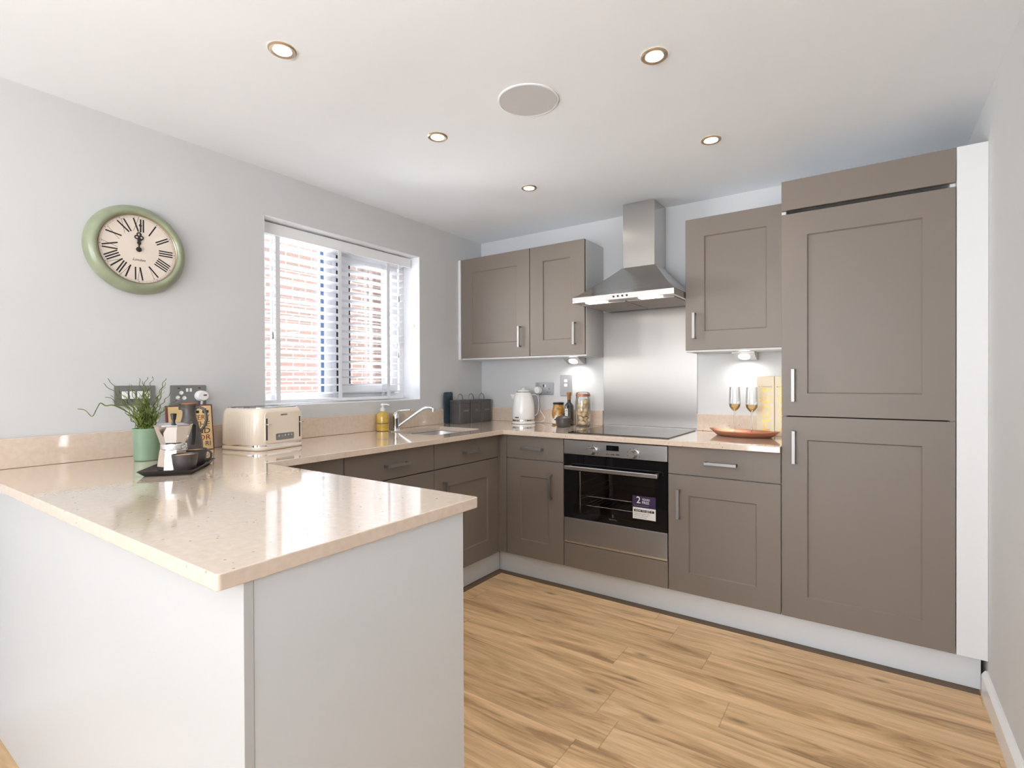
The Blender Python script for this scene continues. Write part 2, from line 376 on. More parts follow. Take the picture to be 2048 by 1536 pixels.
# ---------------------------------------------------------------- window (casement) + outside
wn = bpy.data.objects.new('window_1', None); COL.objects.link(wn); wn.location = (-.2, (WY0+WY1)/2, WZ0); wn['kind'] = 'structure'
fx0, fx1 = -.21, -.15
def frame(y0, y1, z0, z1, t, x0=fx0, x1=fx1):
    b = MB(); b.box(x0, x1, y0, y1, z0, z0+t); b.box(x0, x1, y0, y1, z1-t, z1); b.box(x0, x1, y0, y0+t, z0+t, z1-t); b.box(x0, x1, y1-t, y1, z0+t, z1-t); return b
frame(WY0, WY1, WZ0+.004, WZ1-.004, .045).build('window_frame', M['upvc'], wn, bevel=.003)
MB().box(fx0, fx1, -1.30, -1.215, WZ0+.049, WZ1-.049).build('mullion', M['upvc'], wn, bevel=.003)
frame(-1.19, -.74, WZ0+.05, WZ1-.05, .055, -.20, -.135).build('casement_frame', M['upvc'], wn, bevel=.004)
g = MB(); g.box(-.16, -.149, -1.325, -1.303, WZ0+.05, WZ1-.05); g.build('glazing_gasket', mat('blue_gasket', srgb(88,112,150), .5), wn)
g = MB(); g.box(-.16, -.1495, -1.2135, -1.1915, WZ0+.05, WZ1-.05); g.box(-.134, -.133, -1.137, -1.128, WZ0+.105, WZ1-.105); g.build('casement_gasket', M['gasket'], wn)
MB().box(-.184, -.178, WY0+.045, -1.30, WZ0+.049, WZ1-.049).build('pane', M['pane'], wn)
MB().box(-.184, -.178, -1.135, -.795, WZ0+.105, WZ1-.105).build('pane', M['pane'], wn)
h = MB(); h.box(-.135, -.12, -.765, -.745, 1.42, 1.48); h.box(-.12, -.108, -.763, -.748, 1.44, 1.56); h.build('window_handle', M['upvc'], wn, bevel=.003)
o = MB().box(-5.3, -5, -8, 7, -.3, 3.35).build('neighbouring_brick_wall', M['brick'])
tag(o, 'sunlit red brick wall outside, seen through the window blind', 'wall')
o = MB().box(-5, -.3, -8, 7, -.35, -.3).build('outdoor_paving', M['ground']); struct(o); o.name = 'trim_2'

# patio opening in the rear wall (behind the camera)
d = bpy.data.objects.new('door_1', None); COL.objects.link(d); d.location = (1.42, YB-.1, 0); d['kind'] = 'structure'
b = MB()
for x0, x1 in ((.3,.36),(1.395,1.455),(2.49,2.55)): b.box(x0, x1, YB-.13, YB-.07, 0, 2.1)
b.box(.36, 1.395, YB-.13, YB-.07, 2.04, 2.1); b.box(1.455, 2.49, YB-.13, YB-.07, 2.04, 2.1); b.box(.36, 1.395, YB-.13, YB-.07, 0, .06); b.box(1.455, 2.49, YB-.13, YB-.07, 0, .06)
b.build('door_frame', M['upvc'], d)

# ---------------------------------------------------------------- venetian blind
bl = thing('venetian_blind', 'white wooden venetian blind with wide slats hung in the kitchen window', 'blind', (-.08, (WY0+WY1)/2, WZ0))
BY0, BY1 = -1.742, -.745
MB().box(-.078, -.060, -1.742, -.690, 1.952, 2.011).build('valance', M['blind'], bl, bevel=.002)
MB().box(-.135, -.082, BY0, BY1+.03, 1.975, 2.015).build('headrail', M['blind'], bl, bevel=.002)
sl = MB(); NS = 19; sp = (1.945-1.125)/(NS-1); tl = R(10); cw = .025
for i in range(NS):
    z = 1.125 + sp*i
    vs = []
    for y in (BY0, BY1):
        for k, (a, c) in enumerate(((-1, 0), (-.33, .0018), (.33, .0018), (1, 0))):
            for t in (0, .0028): vs.append((-.098 + a*cw*math.cos(tl) - (c+t)*math.sin(tl)*0, y, z + a*cw*math.sin(tl) + c + t))
    fs = []
    for k in range(3):
        a = 2*k; fs += [(a, a+2, a+10, a+8), (a+1, a+9, a+11, a+3)]
        fs += [(a, a+1, a+3, a+2), (a+8, a+10, a+11, a+9)]
    fs += [(0, 8, 9, 1), (6, 7, 15, 14)]
    sl.add(vs, fs)
sl.build('slats', M['slat'], bl)
MB().box(-.124, -.072, BY0, BY1-.008, 1.079, 1.097).build('bottom_rail', M['blind'], bl, bevel=.003)
for y in (-1.633, -1.248, -.878):
    b = MB(); b.box(-.0725, -.0713, y-.0125, y+.0125, 1.08, 1.952); b.box(-.1245, -.1235, y-.0125, y+.0125, 1.08, 1.97); b.build('ladder_tape', M['tape'], bl)
for y, zb in ((-1.671, 1.448), (-.801, 1.745), (-.806, 1.378)):
    c_ = MB(); c_.tube([(-.058, y, 1.955), (-.057, y, zb)], .0011, 6); co = c_.build('pull_cord', M['blind'], bl)
    MB().lathe([(.0015, zb+.002), (.003, zb-.004), (.0045, zb-.026), (.004, zb-.034), (.001, zb-.036)], (-.057, y, 0), 12).build('tassel', M['plate'], co, smooth=True)
o = MB().box(-.062, -.046, WY1-.012, WY1-.0045, 1.553, 1.572).build('cord_cleat', M['socketw'], bevel=.002)
tag(o, 'tiny white cord cleat on the right side of the window reveal', 'cleat')

# ---------------------------------------------------------------- worktop (one continuous slab with a sink cut-out)
xs = [0, .135, .495, WL, XE, XT]; ys = [YN, YF, -1.075, -.625, -W, 0]
def inside(x, y):
    if .135 < x < .495 and -1.075 < y < -.625: return False
    return x < WL or y > -W or (y < YF and x < XE)
bm = bmesh.new(); V = {}
def vv(i, j):
    if (i, j) not in V: V[(i, j)] = bm.verts.new((xs[i] - 1, ys[j] + 1, 0))
    return V[(i, j)]
fl = []
for i in range(5):
    for j in range(5):
        if inside((xs[i]+xs[i+1])/2, (ys[j]+ys[j+1])/2): fl.append(bm.faces.new((vv(i,j), vv(i+1,j), vv(i+1,j+1), vv(i,j+1))))
ex = bmesh.ops.extrude_face_region(bm, geom=fl)
bmesh.ops.translate(bm, verts=[q for q in ex['geom'] if isinstance(q, bmesh.types.BMVert)], vec=(0,0,-T))
ve = []
for ed in bm.edges:
    a, b_ = ed.verts
    if abs(a.co.z-b_.co.z) > T/2:
        x, y = a.co.x+1, a.co.y-1
        if any(abs(x-p) < .001 and abs(y-q) < .001 for p in (.135,.495) for q in (-1.075,-.625)): ve.append((ed, .05))
        if abs(x-XE) < .001 and (abs(y-YF) < .001 or abs(y-YN) < .001): ve.append((ed, .008))
for wd in (.05, .008): bmesh.ops.bevel(bm, geom=[q for q, k in ve if k == wd and q.is_valid], offset=wd, segments=6, affect='EDGES', profile=.5)
bmesh.ops.recalc_face_normals(bm, faces=bm.faces)
me = bpy.data.meshes.new('worktop'); bm.to_mesh(me); bm.free(); me.materials.append(M['quartz'])
wt = bpy.data.objects.new('worktop', me); COL.objects.link(wt); wt.location = (1, -1, H)
bv = wt.modifiers.new('b', 'BEVEL'); bv.width = .002; bv.segments = 2; bv.limit_method = 'ANGLE'; bv.angle_limit = R(50)
tag(wt, 'glossy speckled beige quartz worktop running round both walls and over the peninsula', 'worktop')
def quartz_piece(name, x0, x1, y0, y1, z0, z1, label):
    o = MB().box(x0, x1, y0, y1, z0, z1).build(name, M['quartz'], bevel=.002); tag(o, label, 'upstand', 'quartz upstands'); return o
quartz_piece('quartz_upstand', .0005, .02, YN-.25, -.0005, H+.0005, H+.105, 'long beige quartz upstand along the window wall behind the toaster and tap')
quartz_piece('quartz_upstand', .021, 1.0245, -.02, -.0005, H+.0005, H+.100, 'beige quartz upstand behind the white kettle, left of the steel splashback')
quartz_piece('quartz_upstand', 1.632, XT-.001, -.02, -.0005, H+.0005, H+.100, 'short beige quartz upstand behind the champagne flutes, right of the splashback')

# sink bowl + tap
sk = thing('sink', 'stainless steel undermount sink bowl set into the worktop under the window', 'sink', (.315, -.85, H-.17))
def ring(o_, z, r): return [(p[0], p[1], z) for p in rrect(.135-o_, .495+o_, -1.075-o_, -.625+o_, r)]
b = MB(); b.loft([ring(.02, H-T-.001, .06), ring(-.001, H-T-.001, .05), ring(-.004, H-T-.03, .05), ring(-.012, H-.155, .05), ring(-.035, H-.17, .03)], False, True)
b.build('bowl', M['steel'], sk, smooth=True, angle=50)
b = MB(); b.lathe([(.045, H-.169), (.045, H-.167), (.03, H-.166), (.012, H-.168)], (.315, -.85, 0), 24); b.build('waste_strainer', M['chrome'], sk, smooth=True)
tp = thing('mixer_tap', 'chrome single lever mixer tap with a long angled spout beside the sink', 'tap', (.06, -.94, H))
MB().lathe([(.027, H), (.027, H+.006), (.022, H+.010), (.022, H+.062), (.0235, H+.066), (.0235, H+.092), (.017, H+.104), (.006, H+.109)], (.06,-.94,0), 28).build('tap_body', M['chrome'], tp, smooth=True)
MB().tube(smooth_path([(.075,-.932,H+.022), (.10,-.915,H+.045), (.19,-.862,H+.116), (.205,-.853,H+.127), (.222,-.843,H+.135), (.24,-.832,H+.137), (.256,-.823,H+.133)]), .0095, 14).build('spout', M['chrome'], tp, smooth=True)
MB().cyl((.262,-.820,H+.112), .0125, .022).build('aerator', M['chrome'], tp, smooth=True)
MB().tube(smooth_path([(.06,-.94,H+.106), (.085,-.93,H+.117), (.115,-.915,H+.120), (.145,-.90,H+.122)]), .006, 10, taper=.8).build('lever', M['chrome'], tp, smooth=True)

# ---------------------------------------------------------------- base units
PB = lambda u, w, d: (u, -D-d, w)         # fronts on the back run, facing the room (-y)
PL = lambda u, w, d: (DL+d, u, w)         # fronts on the window run, facing +x
PP = lambda u, w, d: (u, -2.153+d, w)     # fronts of the peninsula, facing +y
G = .0018; ZD = .7185; ZTOP = .860
def unit(label, P, u0, u1, carc, door=True, drawer=True, hx=None, hz=.575, hd=None, frame=.1, name='base_cabinet', cat='base cabinet'):
    t = thing(name, label, cat, (sum(carc[0:2])/2, sum(carc[2:4])/2, HP), 0, 'base cabinets')
    MB().box(*carc).build('carcass', M['white'], t)
    if drawer:
        f = MB().shaker(P, u0+G, u1-G, ZD+.0045, ZTOP, flat=True).build('drawer_front', M['door'], t)
        MB().handle(P, hd if hd is not None else (u0+u1)/2, .789, .145, False).build('handle', M['handle'], f, bevel=.001)
    if door:
        f = MB().shaker(P, u0+G, u1-G, HP, ZD if drawer else ZTOP, fr=frame).build('door', M['door'], t)
        if hx is not None: MB().handle(P, hx, hz, .145).build('handle', M['handle'], f, bevel=.001)
    return t
ct = H-T-.002
unit('narrow taupe base cabinet with drawer, left of the oven', PB, .6363, XO, (.60, XO-.001, -D+.0205, -.005, HP+.002, ct), hx=.955, hd=.828)
unit('taupe base cabinet with drawer between the oven and the tall fridge unit', PB, XO+.6, XT, (XO+.602, XT-.001, -D+.0205, -.005, HP+.002, ct), hx=1.692, hd=1.892)
unit('taupe base cabinet with drawer in the inner corner of the window run', PL, -1.160, -.593, (.005, DL-.0205, -1.159, -.60, HP+.002, .70), hx=-1.09, hd=-.857)
unit('taupe sink cabinet with drawer front, partly hidden behind the peninsula', PL, -1.728, -1.160, (.005, DL-.0205, -1.727, -1.161, HP+.002, .70), hx=-1.66, hd=-1.430)
unit('taupe base cabinet beside the peninsula corner, only its top strip showing', PL, -2.12, -1.728, (.005, DL-.0205, -2.14, -1.729, HP+.002, ct), drawer=False)
cp = MB().prism([(DL-.0195,-.5925),(DL,-.5925),(DL,-D),(.6355,-D),(.6355,-D+.0195),(DL-.0195,-D+.0195)], HP, ZTOP, 'z').build('corner_post', M['door']); tag(cp, 'slim taupe filler post in the inner corner between the two cabinet runs', 'filler post')
u = unit('peninsula drawer cabinet seen edge on behind the white end panel', PP, 1.03, 1.622, (1.031, 1.621, -2.707, -2.1735, HP+.002, ct), hx=1.10, hd=1.32)
unit('peninsula corner cabinet facing the sink run, hidden behind the white end panel', PP, .64, 1.03, (.60, 1.030, -2.707, -2.1735, HP+.002, ct), hx=.98, hd=.84)
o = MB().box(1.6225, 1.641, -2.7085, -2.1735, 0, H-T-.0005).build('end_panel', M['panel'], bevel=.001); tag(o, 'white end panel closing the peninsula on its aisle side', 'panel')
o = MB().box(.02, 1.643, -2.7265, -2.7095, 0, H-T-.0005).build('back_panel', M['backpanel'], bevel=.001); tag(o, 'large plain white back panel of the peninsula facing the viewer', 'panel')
# plinths
def plinth(label, *bx): o = MB().box(*bx).build('plinth', M['plinth'], bevel=.001); tag(o, label, 'plinth', 'cabinet plinths')
plinth('long white plinth under the oven and tall cabinet, along the back wall', .548, 2.826, -.524, -.508, .001, HP-.002)
plinth('short white plinth under the window run, in the inner corner', .530, .546, -2.10, -.508, .001, HP-.002)
plinth('white plinth under the far side of the peninsula', .60, 1.62, -2.225, -2.209, .001, HP-.002)
# thin dark brown strip on the floor along the plinths
struct(MB().box(.594, 2.820, -.571, -.525, .0003, .0018).build('floor_strip_1', M['trim']))
struct(MB().box(.547, .594, -2.10, -.525, .0003, .0018).build('floor_strip_2', M['trim']))

# ---------------------------------------------------------------- tall unit
t = thing('tall_cabinet', 'tall taupe integrated fridge freezer cabinet reaching almost to the ceiling', 'tall cabinet', (XT+.3, -.28, HP))
b = MB(); b.box(XT+.0005, XT+.018, -D+.0205, -.003, HP, 2.0743); b.box(XT+.582, XT+.5995, -D+.0205, -.003, HP, 2.0743); b.box(XT+.018, XT+.582, -D+.0205, -.003, 1.95, 1.968); b.box(XT+.018, XT+.582, -D+.0205, -.003, 2.056, 2.0743); b.box(XT+.018, XT+.582, -.02, -.003, HP, 2.05)
b.build('carcass', M['white'], t)
MB().box(XT+.020, XT+.580, -.50, -.021, .16, 1.945).build('fridge_body', M['dark'], t)
f = MB().shaker(PB, XT+G, XT+.6-G, 1.0305, 1.927).build('upper_door', M['door'], t); MB().handle(PB, 2.198, 1.166, .145).build('handle', M['handle'], f, bevel=.001)
f = MB().shaker(PB, XT+G, XT+.6-G, HP, 1.0265).build('lower_door', M['door'], t); MB().handle(PB, 2.200, .893, .145).build('handle', M['handle'], f, bevel=.001)
MB().shaker(PB, XT+G, XT+.6-G, 1.9445, 2.0755, flat=True).build('top_panel', M['door'], t)
o = MB().box(XT+.6005, XR-.0005, -D, -D+.018, HP, 2.0757).build('filler_panel', M['white'], bevel=.001); tag(o, 'narrow white filler strip between the tall cabinet and the right wall', 'panel')

# ---------------------------------------------------------------- wall units
DU = .2734; ZU0 = 1.3492; ZU1 = 2.0699
PU = lambda u, w, d: (u, -DU-d, w)
def wall_unit(label, x0, x1, hx):
    t = thing('wall_cabinet', label, 'wall cabinet', ((x0+x1)/2, -.13, ZU0), 0, 'wall cabinets')
    MB().box(x0, x1, -DU+.0205, -.0005, ZU0-.004, ZU1).build('carcass', M['white'], t, bevel=.001)
    f = MB().shaker(PU, x0+(.0 if x0 > .1 else .004)+G, x1-G, ZU0+.006, ZU1).build('door', M['door'], t)
    MB().handle(PU, hx, 1.487, .14).build('handle', M['handle'], f, bevel=.001)
    return t
wall_unit('wide taupe wall cabinet nearest the window wall corner', .0235, .6198, .545)
wall_unit('narrow taupe wall cabinet immediately left of the cooker hood', .6205, 1.0254, .958)
wall_unit('taupe wall cabinet between the cooker hood and the tall unit', 1.6384, XT-.001, 1.690)
o = MB().box(.001, .0228, -DU+.0, -.0005, ZU0-.004, ZU1).build('scribe_filler', M['white']); tag(o, 'thin white scribe strip between the leftmost wall cabinet and the window wall', 'filler strip')

# ---------------------------------------------------------------- oven in its housing
ov = thing('built_in_oven', 'stainless steel built in single oven with black glass door below the hob', 'oven', (XO+.3, -.3, .27))
x0, x1 = XO+.003, XO+.597
F = -D
b = MB(); b.box(x0, x1, F-.004, F+.03, .7765, .8575); b.build('control_panel', M['steel'], ov, bevel=.003)
for kx, kl in ((1.219, None), (1.457, None)):
    k = MB(); k.lathe([(.0, -.034), (.017, -.034), (.019, -.030), (.019, -.010), (.023, -.004), (.023, 0)], (kx, F-.004, .804), 28, 'y'); ko = k.build('knob', M['steel'], ov, smooth=True)
    mk = MB()
    for a in range(7):
        an = R(200 - a*37); mk.box(kx+.034*math.cos(an)-.002, kx+.034*math.cos(an)+.002, F-.0046, F-.004, .804+.030*math.sin(an)-.002, .804+.030*math.sin(an)+.002)
    mk.build('dial_marks', M['ink'], ov)
MB().box(1.302, 1.374, F-.0046, F-.004, .812, .840).build('display', M['blackglass'], ov)
d = MB()
for i in range(3): d.box(1.300+.028*i, 1.322+.028*i, F-.0056, F-.004, .7905, .7955)
d.build('button_row', M['chrome'], ov)
# door: black frame with viewing window
b = MB(); wz0, wz1 = .448, .682; wx0, wx1 = 1.125, 1.572; dz0, dz1 = .4165, .7725
b.box(x0, wx0, F-.002, F+.016, dz0, dz1); b.box(wx1, x1, F-.002, F+.016, dz0, dz1); b.box(wx0, wx1, F-.002, F+.016, dz0, wz0); b.box(wx0, wx1, F-.002, F+.016, wz1, dz1)
dr = b.build('oven_door', M['blackglass'], ov)
MB().box(wx0, wx1, F-.001, F+.004, wz0, wz1).build('door_pane', M['ovenpane'], dr)
h = MB(); h.box(1.066, 1.598, F-.050, F-.036, .6955, .7165); hb = h.build('door_handle', M['steel'], dr, bevel=.003)
for q_ in (1.075, 1.575): MB().box(q_, q_+.015, F-.037, F-.002, .699, .713).build('handle_post', M['handle'], dr)
text('maker_mark', 'E', .020, M['plateL'], (1.3385, F-.0024, .457), '-y', dr, 'CENTER'); text('maker_name', 'Electrolux', .0105, M['plateL'], (1.3385, F-.0024, .441), '-y', dr, 'CENTER')
MB().box(x0, x1, F-.003, F+.02, .284, .4145).build('lower_panel', M['coolsteel'], ov, bevel=.002)
MB().box(x0, x1, F-.001, F+.02, .2725, .2825).build('lower_trim', M['steel'], ov, bevel=.001)
c = MB(); q = .012
c.box(wx0-.02, wx1+.02, -.06, -.05, wz0-.03, wz1+.03); c.box(wx0-.03, wx0-.02, F+.017, -.05, wz0-.03, wz1+.03); c.box(wx1+.02, wx1+.03, F+.017, -.05, wz0-.03, wz1+.03); c.box(wx0-.03, wx1+.03, F+.017, -.05, wz0-.04, wz0-.03); c.box(wx0-.03, wx1+.03, F+.017, -.05, wz1+.03, wz1+.04)
c.build('oven_cavity', M['cavity'], ov)
for rz in (.535, .482):
    r_ = MB(); r_.tube([(wx0-.018, F+.06, rz), (wx1+.018, F+.06, rz)], .003, 8); r_.tube([(wx0-.018, -.10, rz), (wx1+.018, -.10, rz)], .003, 8)
    for i in range(14): xx = wx0+.01+i*(wx1-wx0-.02)/13; r_.tube([(xx, F+.06, rz), (xx, -.10, rz)], .0015, 6)
    r_.build('wire_rack', M['chrome'], ov)
for xx in (wx0-.010, wx1+.010):
    r_ = MB()
    r_.tube([(xx, F+.05, wz0-.01), (xx, F+.05, wz1+.01)], .0025, 6); r_.tube([(xx, -.12, wz0-.01), (xx, -.12, wz1+.01)], .0025, 6)
    for i in range(5): r_.tube([(xx, F+.05, .47+.045*i), (xx, -.12, .47+.045*i)], .002, 6)
    r_.build('side_rail', M['chrome'], ov)
# promotional sticker on the glass
st = MB().box(1.4495, 1.574, F-.0032, F-.0022, .5275, .588).build('promo_sticker', M['purple'], dr)
s2 = MB().box(1.4515, 1.574, F-.0033, F-.0022, .468, .5275).build('sticker_lower_half', M['paper'], st)
text('sticker_number', '2', .050, M['socketw'], (1.470, F-.0037, .565), '-y', st)
text('sticker_words', 'YEARS', .015, M['socketw'], (1.501, F-.0037, .571), '-y', st); text('sticker_words', 'FREE', .020, M['socketw'], (1.501, F-.0037, .555), '-y', st, sx=.95)
text('sticker_smallprint', 'ON SELECTED PRODUCTS', .007, M['plateL'], (1.458, F-.0037, .537), '-y', st, sx=.95)
bb = MB().box(1.458, 1.566, F-.0037, F-.0032, .505, .5175).build('sticker_band', M['ink'], st)
text('band_words', 'HOW TO GET IT', .0125, M['socketw'], (1.512, F-.0041, .511), '-y', bb, 'CENTER')
for i, s_ in enumerate(('Register your product online', 'within thirty days to claim', 'your extra cover today')): text('sticker_smallprint', s_, .0072, M['inkgrey'], (1.459, F-.0037, .496-.0095*i), '-y', st)
oh = thing('oven_housing', 'taupe oven housing with a plain filler front beneath the oven', 'base cabinet', (XO+.3, -.28, HP), 0, 'base cabinets')
b = MB(); b.box(XO+.0005, XO+.0025, -D+.0205, -.005, HP, ct); b.box(XO+.5975, XO+.5995, -D+.0205, -.005, HP, ct); b.box(XO+.003, XO+.597, -D+.0205, -.005, HP, HP+.016); b.box(XO+.003, XO+.597, -D+.035, -.005, .25, .266); b.build('carcass', M['white'], oh)
MB().shaker(PB, XO+G, XO+.6-G, HP, .2685, flat=True).build('filler_front', M['door'], oh)

# ---------------------------------------------------------------- hob
hb = thing('hob', 'frameless black glass induction hob set on the worktop over the oven', 'hob', (1.34, -.29, H))
b = MB(); b.loft([[(p[0],p[1],H+.0005) for p in rrect(1.052,1.632,-.548,-.048,.006)], [(p[0],p[1],H+.0055) for p in rrect(1.052,1.632,-.548,-.048,.006)]]); b.build('glass_top', M['hob'], hb, bevel=.001)
for cx, cy, r_ in ((1.20,-.17,.075),(1.48,-.17,.09),(1.20,-.40,.09),(1.48,-.40,.075)):
    MB().lathe([(r_-.0006, H+.0056), (r_, H+.0057), (r_+.0006, H+.0056)], (cx, cy, 0), 40, caps=False).build('zone_mark', M['plate'], hb)

# ---------------------------------------------------------------- steel splashback
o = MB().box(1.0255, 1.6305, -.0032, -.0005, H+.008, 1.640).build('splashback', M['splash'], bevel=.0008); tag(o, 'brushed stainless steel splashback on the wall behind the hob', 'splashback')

# ---------------------------------------------------------------- cooker hood
hd = thing('cooker_hood', 'stainless steel chimney cooker hood above the hob', 'cooker hood', (1.345, -.23, 1.64))
HX0, HX1, HY = 1.040, 1.6365, -.462
MB().box(1.2475, 1.4425, -.205, -.0005, 1.862, HC-.001).build('chimney', M['hood'], hd, bevel=.002)
loops = []
n = 8
for i in range(n+1):
    s_ = i/n; e_ = s_**.90
    z = 1.676 + (1.868-1.676)*s_
    xa = HX0 + (1.243-HX0)*e_; xb = HX1 + (1.447-HX1)*e_; ya = HY + (-.209-HY)*e_
    loops.append([(xa, -.0006, z), (xb, -.0006, z), (xb, ya, z), (xa, ya, z)])
MB().loft(loops).build('canopy', M['hood'], hd)
MB().box(HX0, HX1, HY, -.0006, 1.6425, 1.6755).build('lip', M['hood'], hd, bevel=.0015)
bt = MB()
for i in range(4): bt.cyl((1.298+.026*i, HY-.003, 1.660), .0055, .003, 'y', 16)
bt.build('button_row', M['ink'], hd)
f = MB(); f.box(1.062, 1.335, -.385, -.035, 1.6375, 1.6425); f.build('grease_filter', M['filter'], hd, bevel=.002)
f = MB(); f.box(1.345, 1.615, -.385, -.035, 1.6375, 1.6425); f.build('grease_filter', M['filter'], hd, bevel=.002)
for a, b_ in ((1.118, 1.238), (1.437, 1.557)):
    MB().box(a, b_, -.452, -.398, 1.6385, 1.6425).build('hood_lamp', M['hoodlamp'], hd, bevel=.001)

# ---------------------------------------------------------------- ceiling fittings
dl = None
for x, y, lb in ((.934, -2.217, 'recessed ceiling downlight nearest the clock wall, front left of the room'), (1.898, -1.503, 'recessed ceiling downlight to the right of the round ceiling speaker, above the aisle'), (.935, -1.497, 'recessed ceiling downlight in the middle of the left row, left of the ceiling speaker'),
                 (1.900, -.780, 'recessed ceiling downlight in front of the tall cabinet, far right of the ceiling'), (.937, -.768, 'recessed ceiling downlight farthest back, near the left wall cabinets'), (1.899, -2.22, 'recessed ceiling downlight above the viewer, at the front right of the room')):
    if dl is None:
        dl = thing('downlight', lb, 'ceiling light', (0,0,0), 0, 'recessed downlights')
        ra = MB().lathe([(.043, -.0005), (.043, -.004), (.039, -.007), (.030, -.006), (.0275, -.0035), (.0265, -.0005)], (0,0,0), 36, caps=False).build('trim_ring', M['lampring'], dl, smooth=True, world=False)
        rb = MB().lathe([(0, -.0045), (.029, -.0045), (.029, -.0006), (0, -.0006)], (0,0,0), 32, caps=False).build('lamp', M['lampon'], dl, world=False)
        cur = dl
    else:
        cur = dl.copy(); COL.objects.link(cur); cur['label'] = lb
        for ch in (ra, rb): c_ = ch.copy(); COL.objects.link(c_); c_.parent = cur
    cur.location = (x, y, HC)
    if lb.startswith('recessed ceiling downlight above the viewer'): pass
    ld = bpy.data.lights.new('spot', 'SPOT'); ld.energy = 12; ld.color = (1, .94, .86); ld.spot_size = R(105); ld.spot_blend = .8; ld.shadow_soft_size = .03
    lo = bpy.data.objects.new('spot_lamp', ld); COL.objects.link(lo); lo.location = (x, y, HC-.012)
cs = thing('ceiling_speaker', 'large round flush white ceiling speaker in the middle of the ceiling', 'speaker', (1.414, -1.513, HC))
MB().lathe([(0, -.004), (.108, -.004), (.1095, -.0005)], (1.414,-1.513,HC), 56, caps=False).build('grille', M['speaker'], cs, smooth=True)
MB().lathe([(.1095, -.0005), (.1095, -.005), (.115, -.004), (.1155, -.0005)], (1.414,-1.513,HC), 56, caps=False).build('rim', M['ceiling'], cs, smooth=True)

# ---------------------------------------------------------------- under cabinet wedge lights
pk = None
for x, lb in ((.842, 'small steel wedge light under the wall cabinet left of the hood'), (1.905, 'small steel wedge light under the wall cabinet above the champagne flutes')):
    if pk is None:
        pk = thing('cabinet_light', lb, 'cabinet light', (0,0,0), 0, 'under cabinet lights')
        b = MB(); b.prism([(-.10, 0), (-.10, -.006), (-.028, -.042), (0, -.042), (0, 0)], -.058, .058, 'x'); a_ = b.build('housing', M['steel'], pk, bevel=.002, world=False)
        b = MB(); b.prism([(-.058, -.0), (-.058, -.014), (-.001, -.0), ], 0, 0.0001, 'x') if False else None
        # round lamp set square to the sloping underside
        ang = math.atan2(.036, .072); L_ = MB(); L_.lathe([(0, -.004), (.026, -.004), (.030, -.001), (.030, .003)], (0,0,0), 28, caps=False)
        for p in L_.v:
            y_, z_ = p.y, p.z; p.y = y_*math.cos(-ang) - z_*math.sin(-ang) - .062; p.z = y_*math.sin(-ang) + z_*math.cos(-ang) - .0255
        b_ = L_.build('lamp', M['pucklamp'], pk, smooth=True, world=False); parts = (a_, b_); cur = pk
    else:
        cur = pk.copy(); COL.objects.link(cur); cur['label'] = lb
        for ch in parts: c_ = ch.copy(); COL.objects.link(c_); c_.parent = cur
    cur.location = (x, -.022, ZU0-.0045)
    ld = bpy.data.lights.new('puck', 'SPOT'); ld.energy = 2.2; ld.color = (1, .96, .90); ld.spot_size = R(150); ld.spot_blend = 1.0; ld.shadow_soft_size = .02
    lo = bpy.data.objects.new('puck_lamp', ld); COL.objects.link(lo); lo.location = (x, -.095, ZU0-.045); lo.rotation_euler = (R(18), 0, 0)

# ---------------------------------------------------------------- wall clock
CY, CZ = -2.2965, 1.731
ck = thing('wall_clock', 'large round sage green wall clock with roman numerals', 'clock', (0, CY, CZ))
prof = [(.150, .001), (.176, .001), (.179, .010), (.177, .024), (.170, .038), (.160, .048), (.152, .051), (.146, .050), (.141, .045), (.1385, .040)]
MB().lathe(prof, (0, CY, CZ), 72, 'x', caps=False).build('clock_frame', M['clockgreen'], ck, smooth=True, angle=60)
MB().lathe([(0, .034), (.1395, .034), (.1395, .030), (0, .030)], (0, CY, CZ), 64, 'x', caps=False).build('clock_face', M['face'], ck)
MB().lathe([(.1385, .040), (.1375, .0415), (.1355, .0395), (.1350, .0345)], (0, CY, CZ), 64, 'x', caps=False).build('bezel', M['lampring'], ck, smooth=True)
fxx = .0343
def quad(mb, p, q, w, x=fxx):
    p = Vector(p); q = Vector(q); d_ = (q-p).normalized(); n_ = Vector((-d_.y, d_.x))*w/2
    pts = [p+n_, q+n_, q-n_, p-n_]
    mb.prism([(CY+a.x, CZ+a.y) for a in pts], x-.0002, x, 'x')
def glyphs(s):
    out = []; wd = {'I': .0095, 'V': .024, 'X': .024}; tot = sum(wd[c] for c in s); x = -tot/2
    h_ = .026
    for c in s:
        w_ = wd[c]; cx = x+w_/2
        if c == 'I': out.append(((cx,-h_),(cx,h_),.0052))
        if c == 'V': out += [((cx-.0085,h_),(cx+.001,-h_),.0056), ((cx+.0085,h_),(cx+.001,-h_),.0012)]
        if c == 'X': out += [((cx-.0085,h_),(cx+.0085,-h_),.0056), ((cx+.0085,h_),(cx-.0085,-h_),.0012)]
        if c != 'I': out += [((cx+.005,h_),(cx+.012,h_),.0012)]
        x += w_
    return out
nm = MB()
for k, s_ in enumerate(('XII','I','II','III','IIII','V','VI','VII','VIII','IX','X','XI')):
    th = -2*PI*k/12; rad = .098
    ca, sa = math.cos(th), math.sin(th)
    tr = lambda p: (p[0]*ca - (p[1]+rad)*sa, p[0]*sa + (p[1]+rad)*ca)
    for p, q, w_ in glyphs(s_): quad(nm, tr(p), tr(q), w_)
nm.build('numerals', M['ink'], ck)
tk = MB()
for r_ in (.1325, .1275): tk.lathe([(r_, fxx-.0001), (r_+.0006, fxx)], (0, CY, CZ), 72, 'x', caps=False)
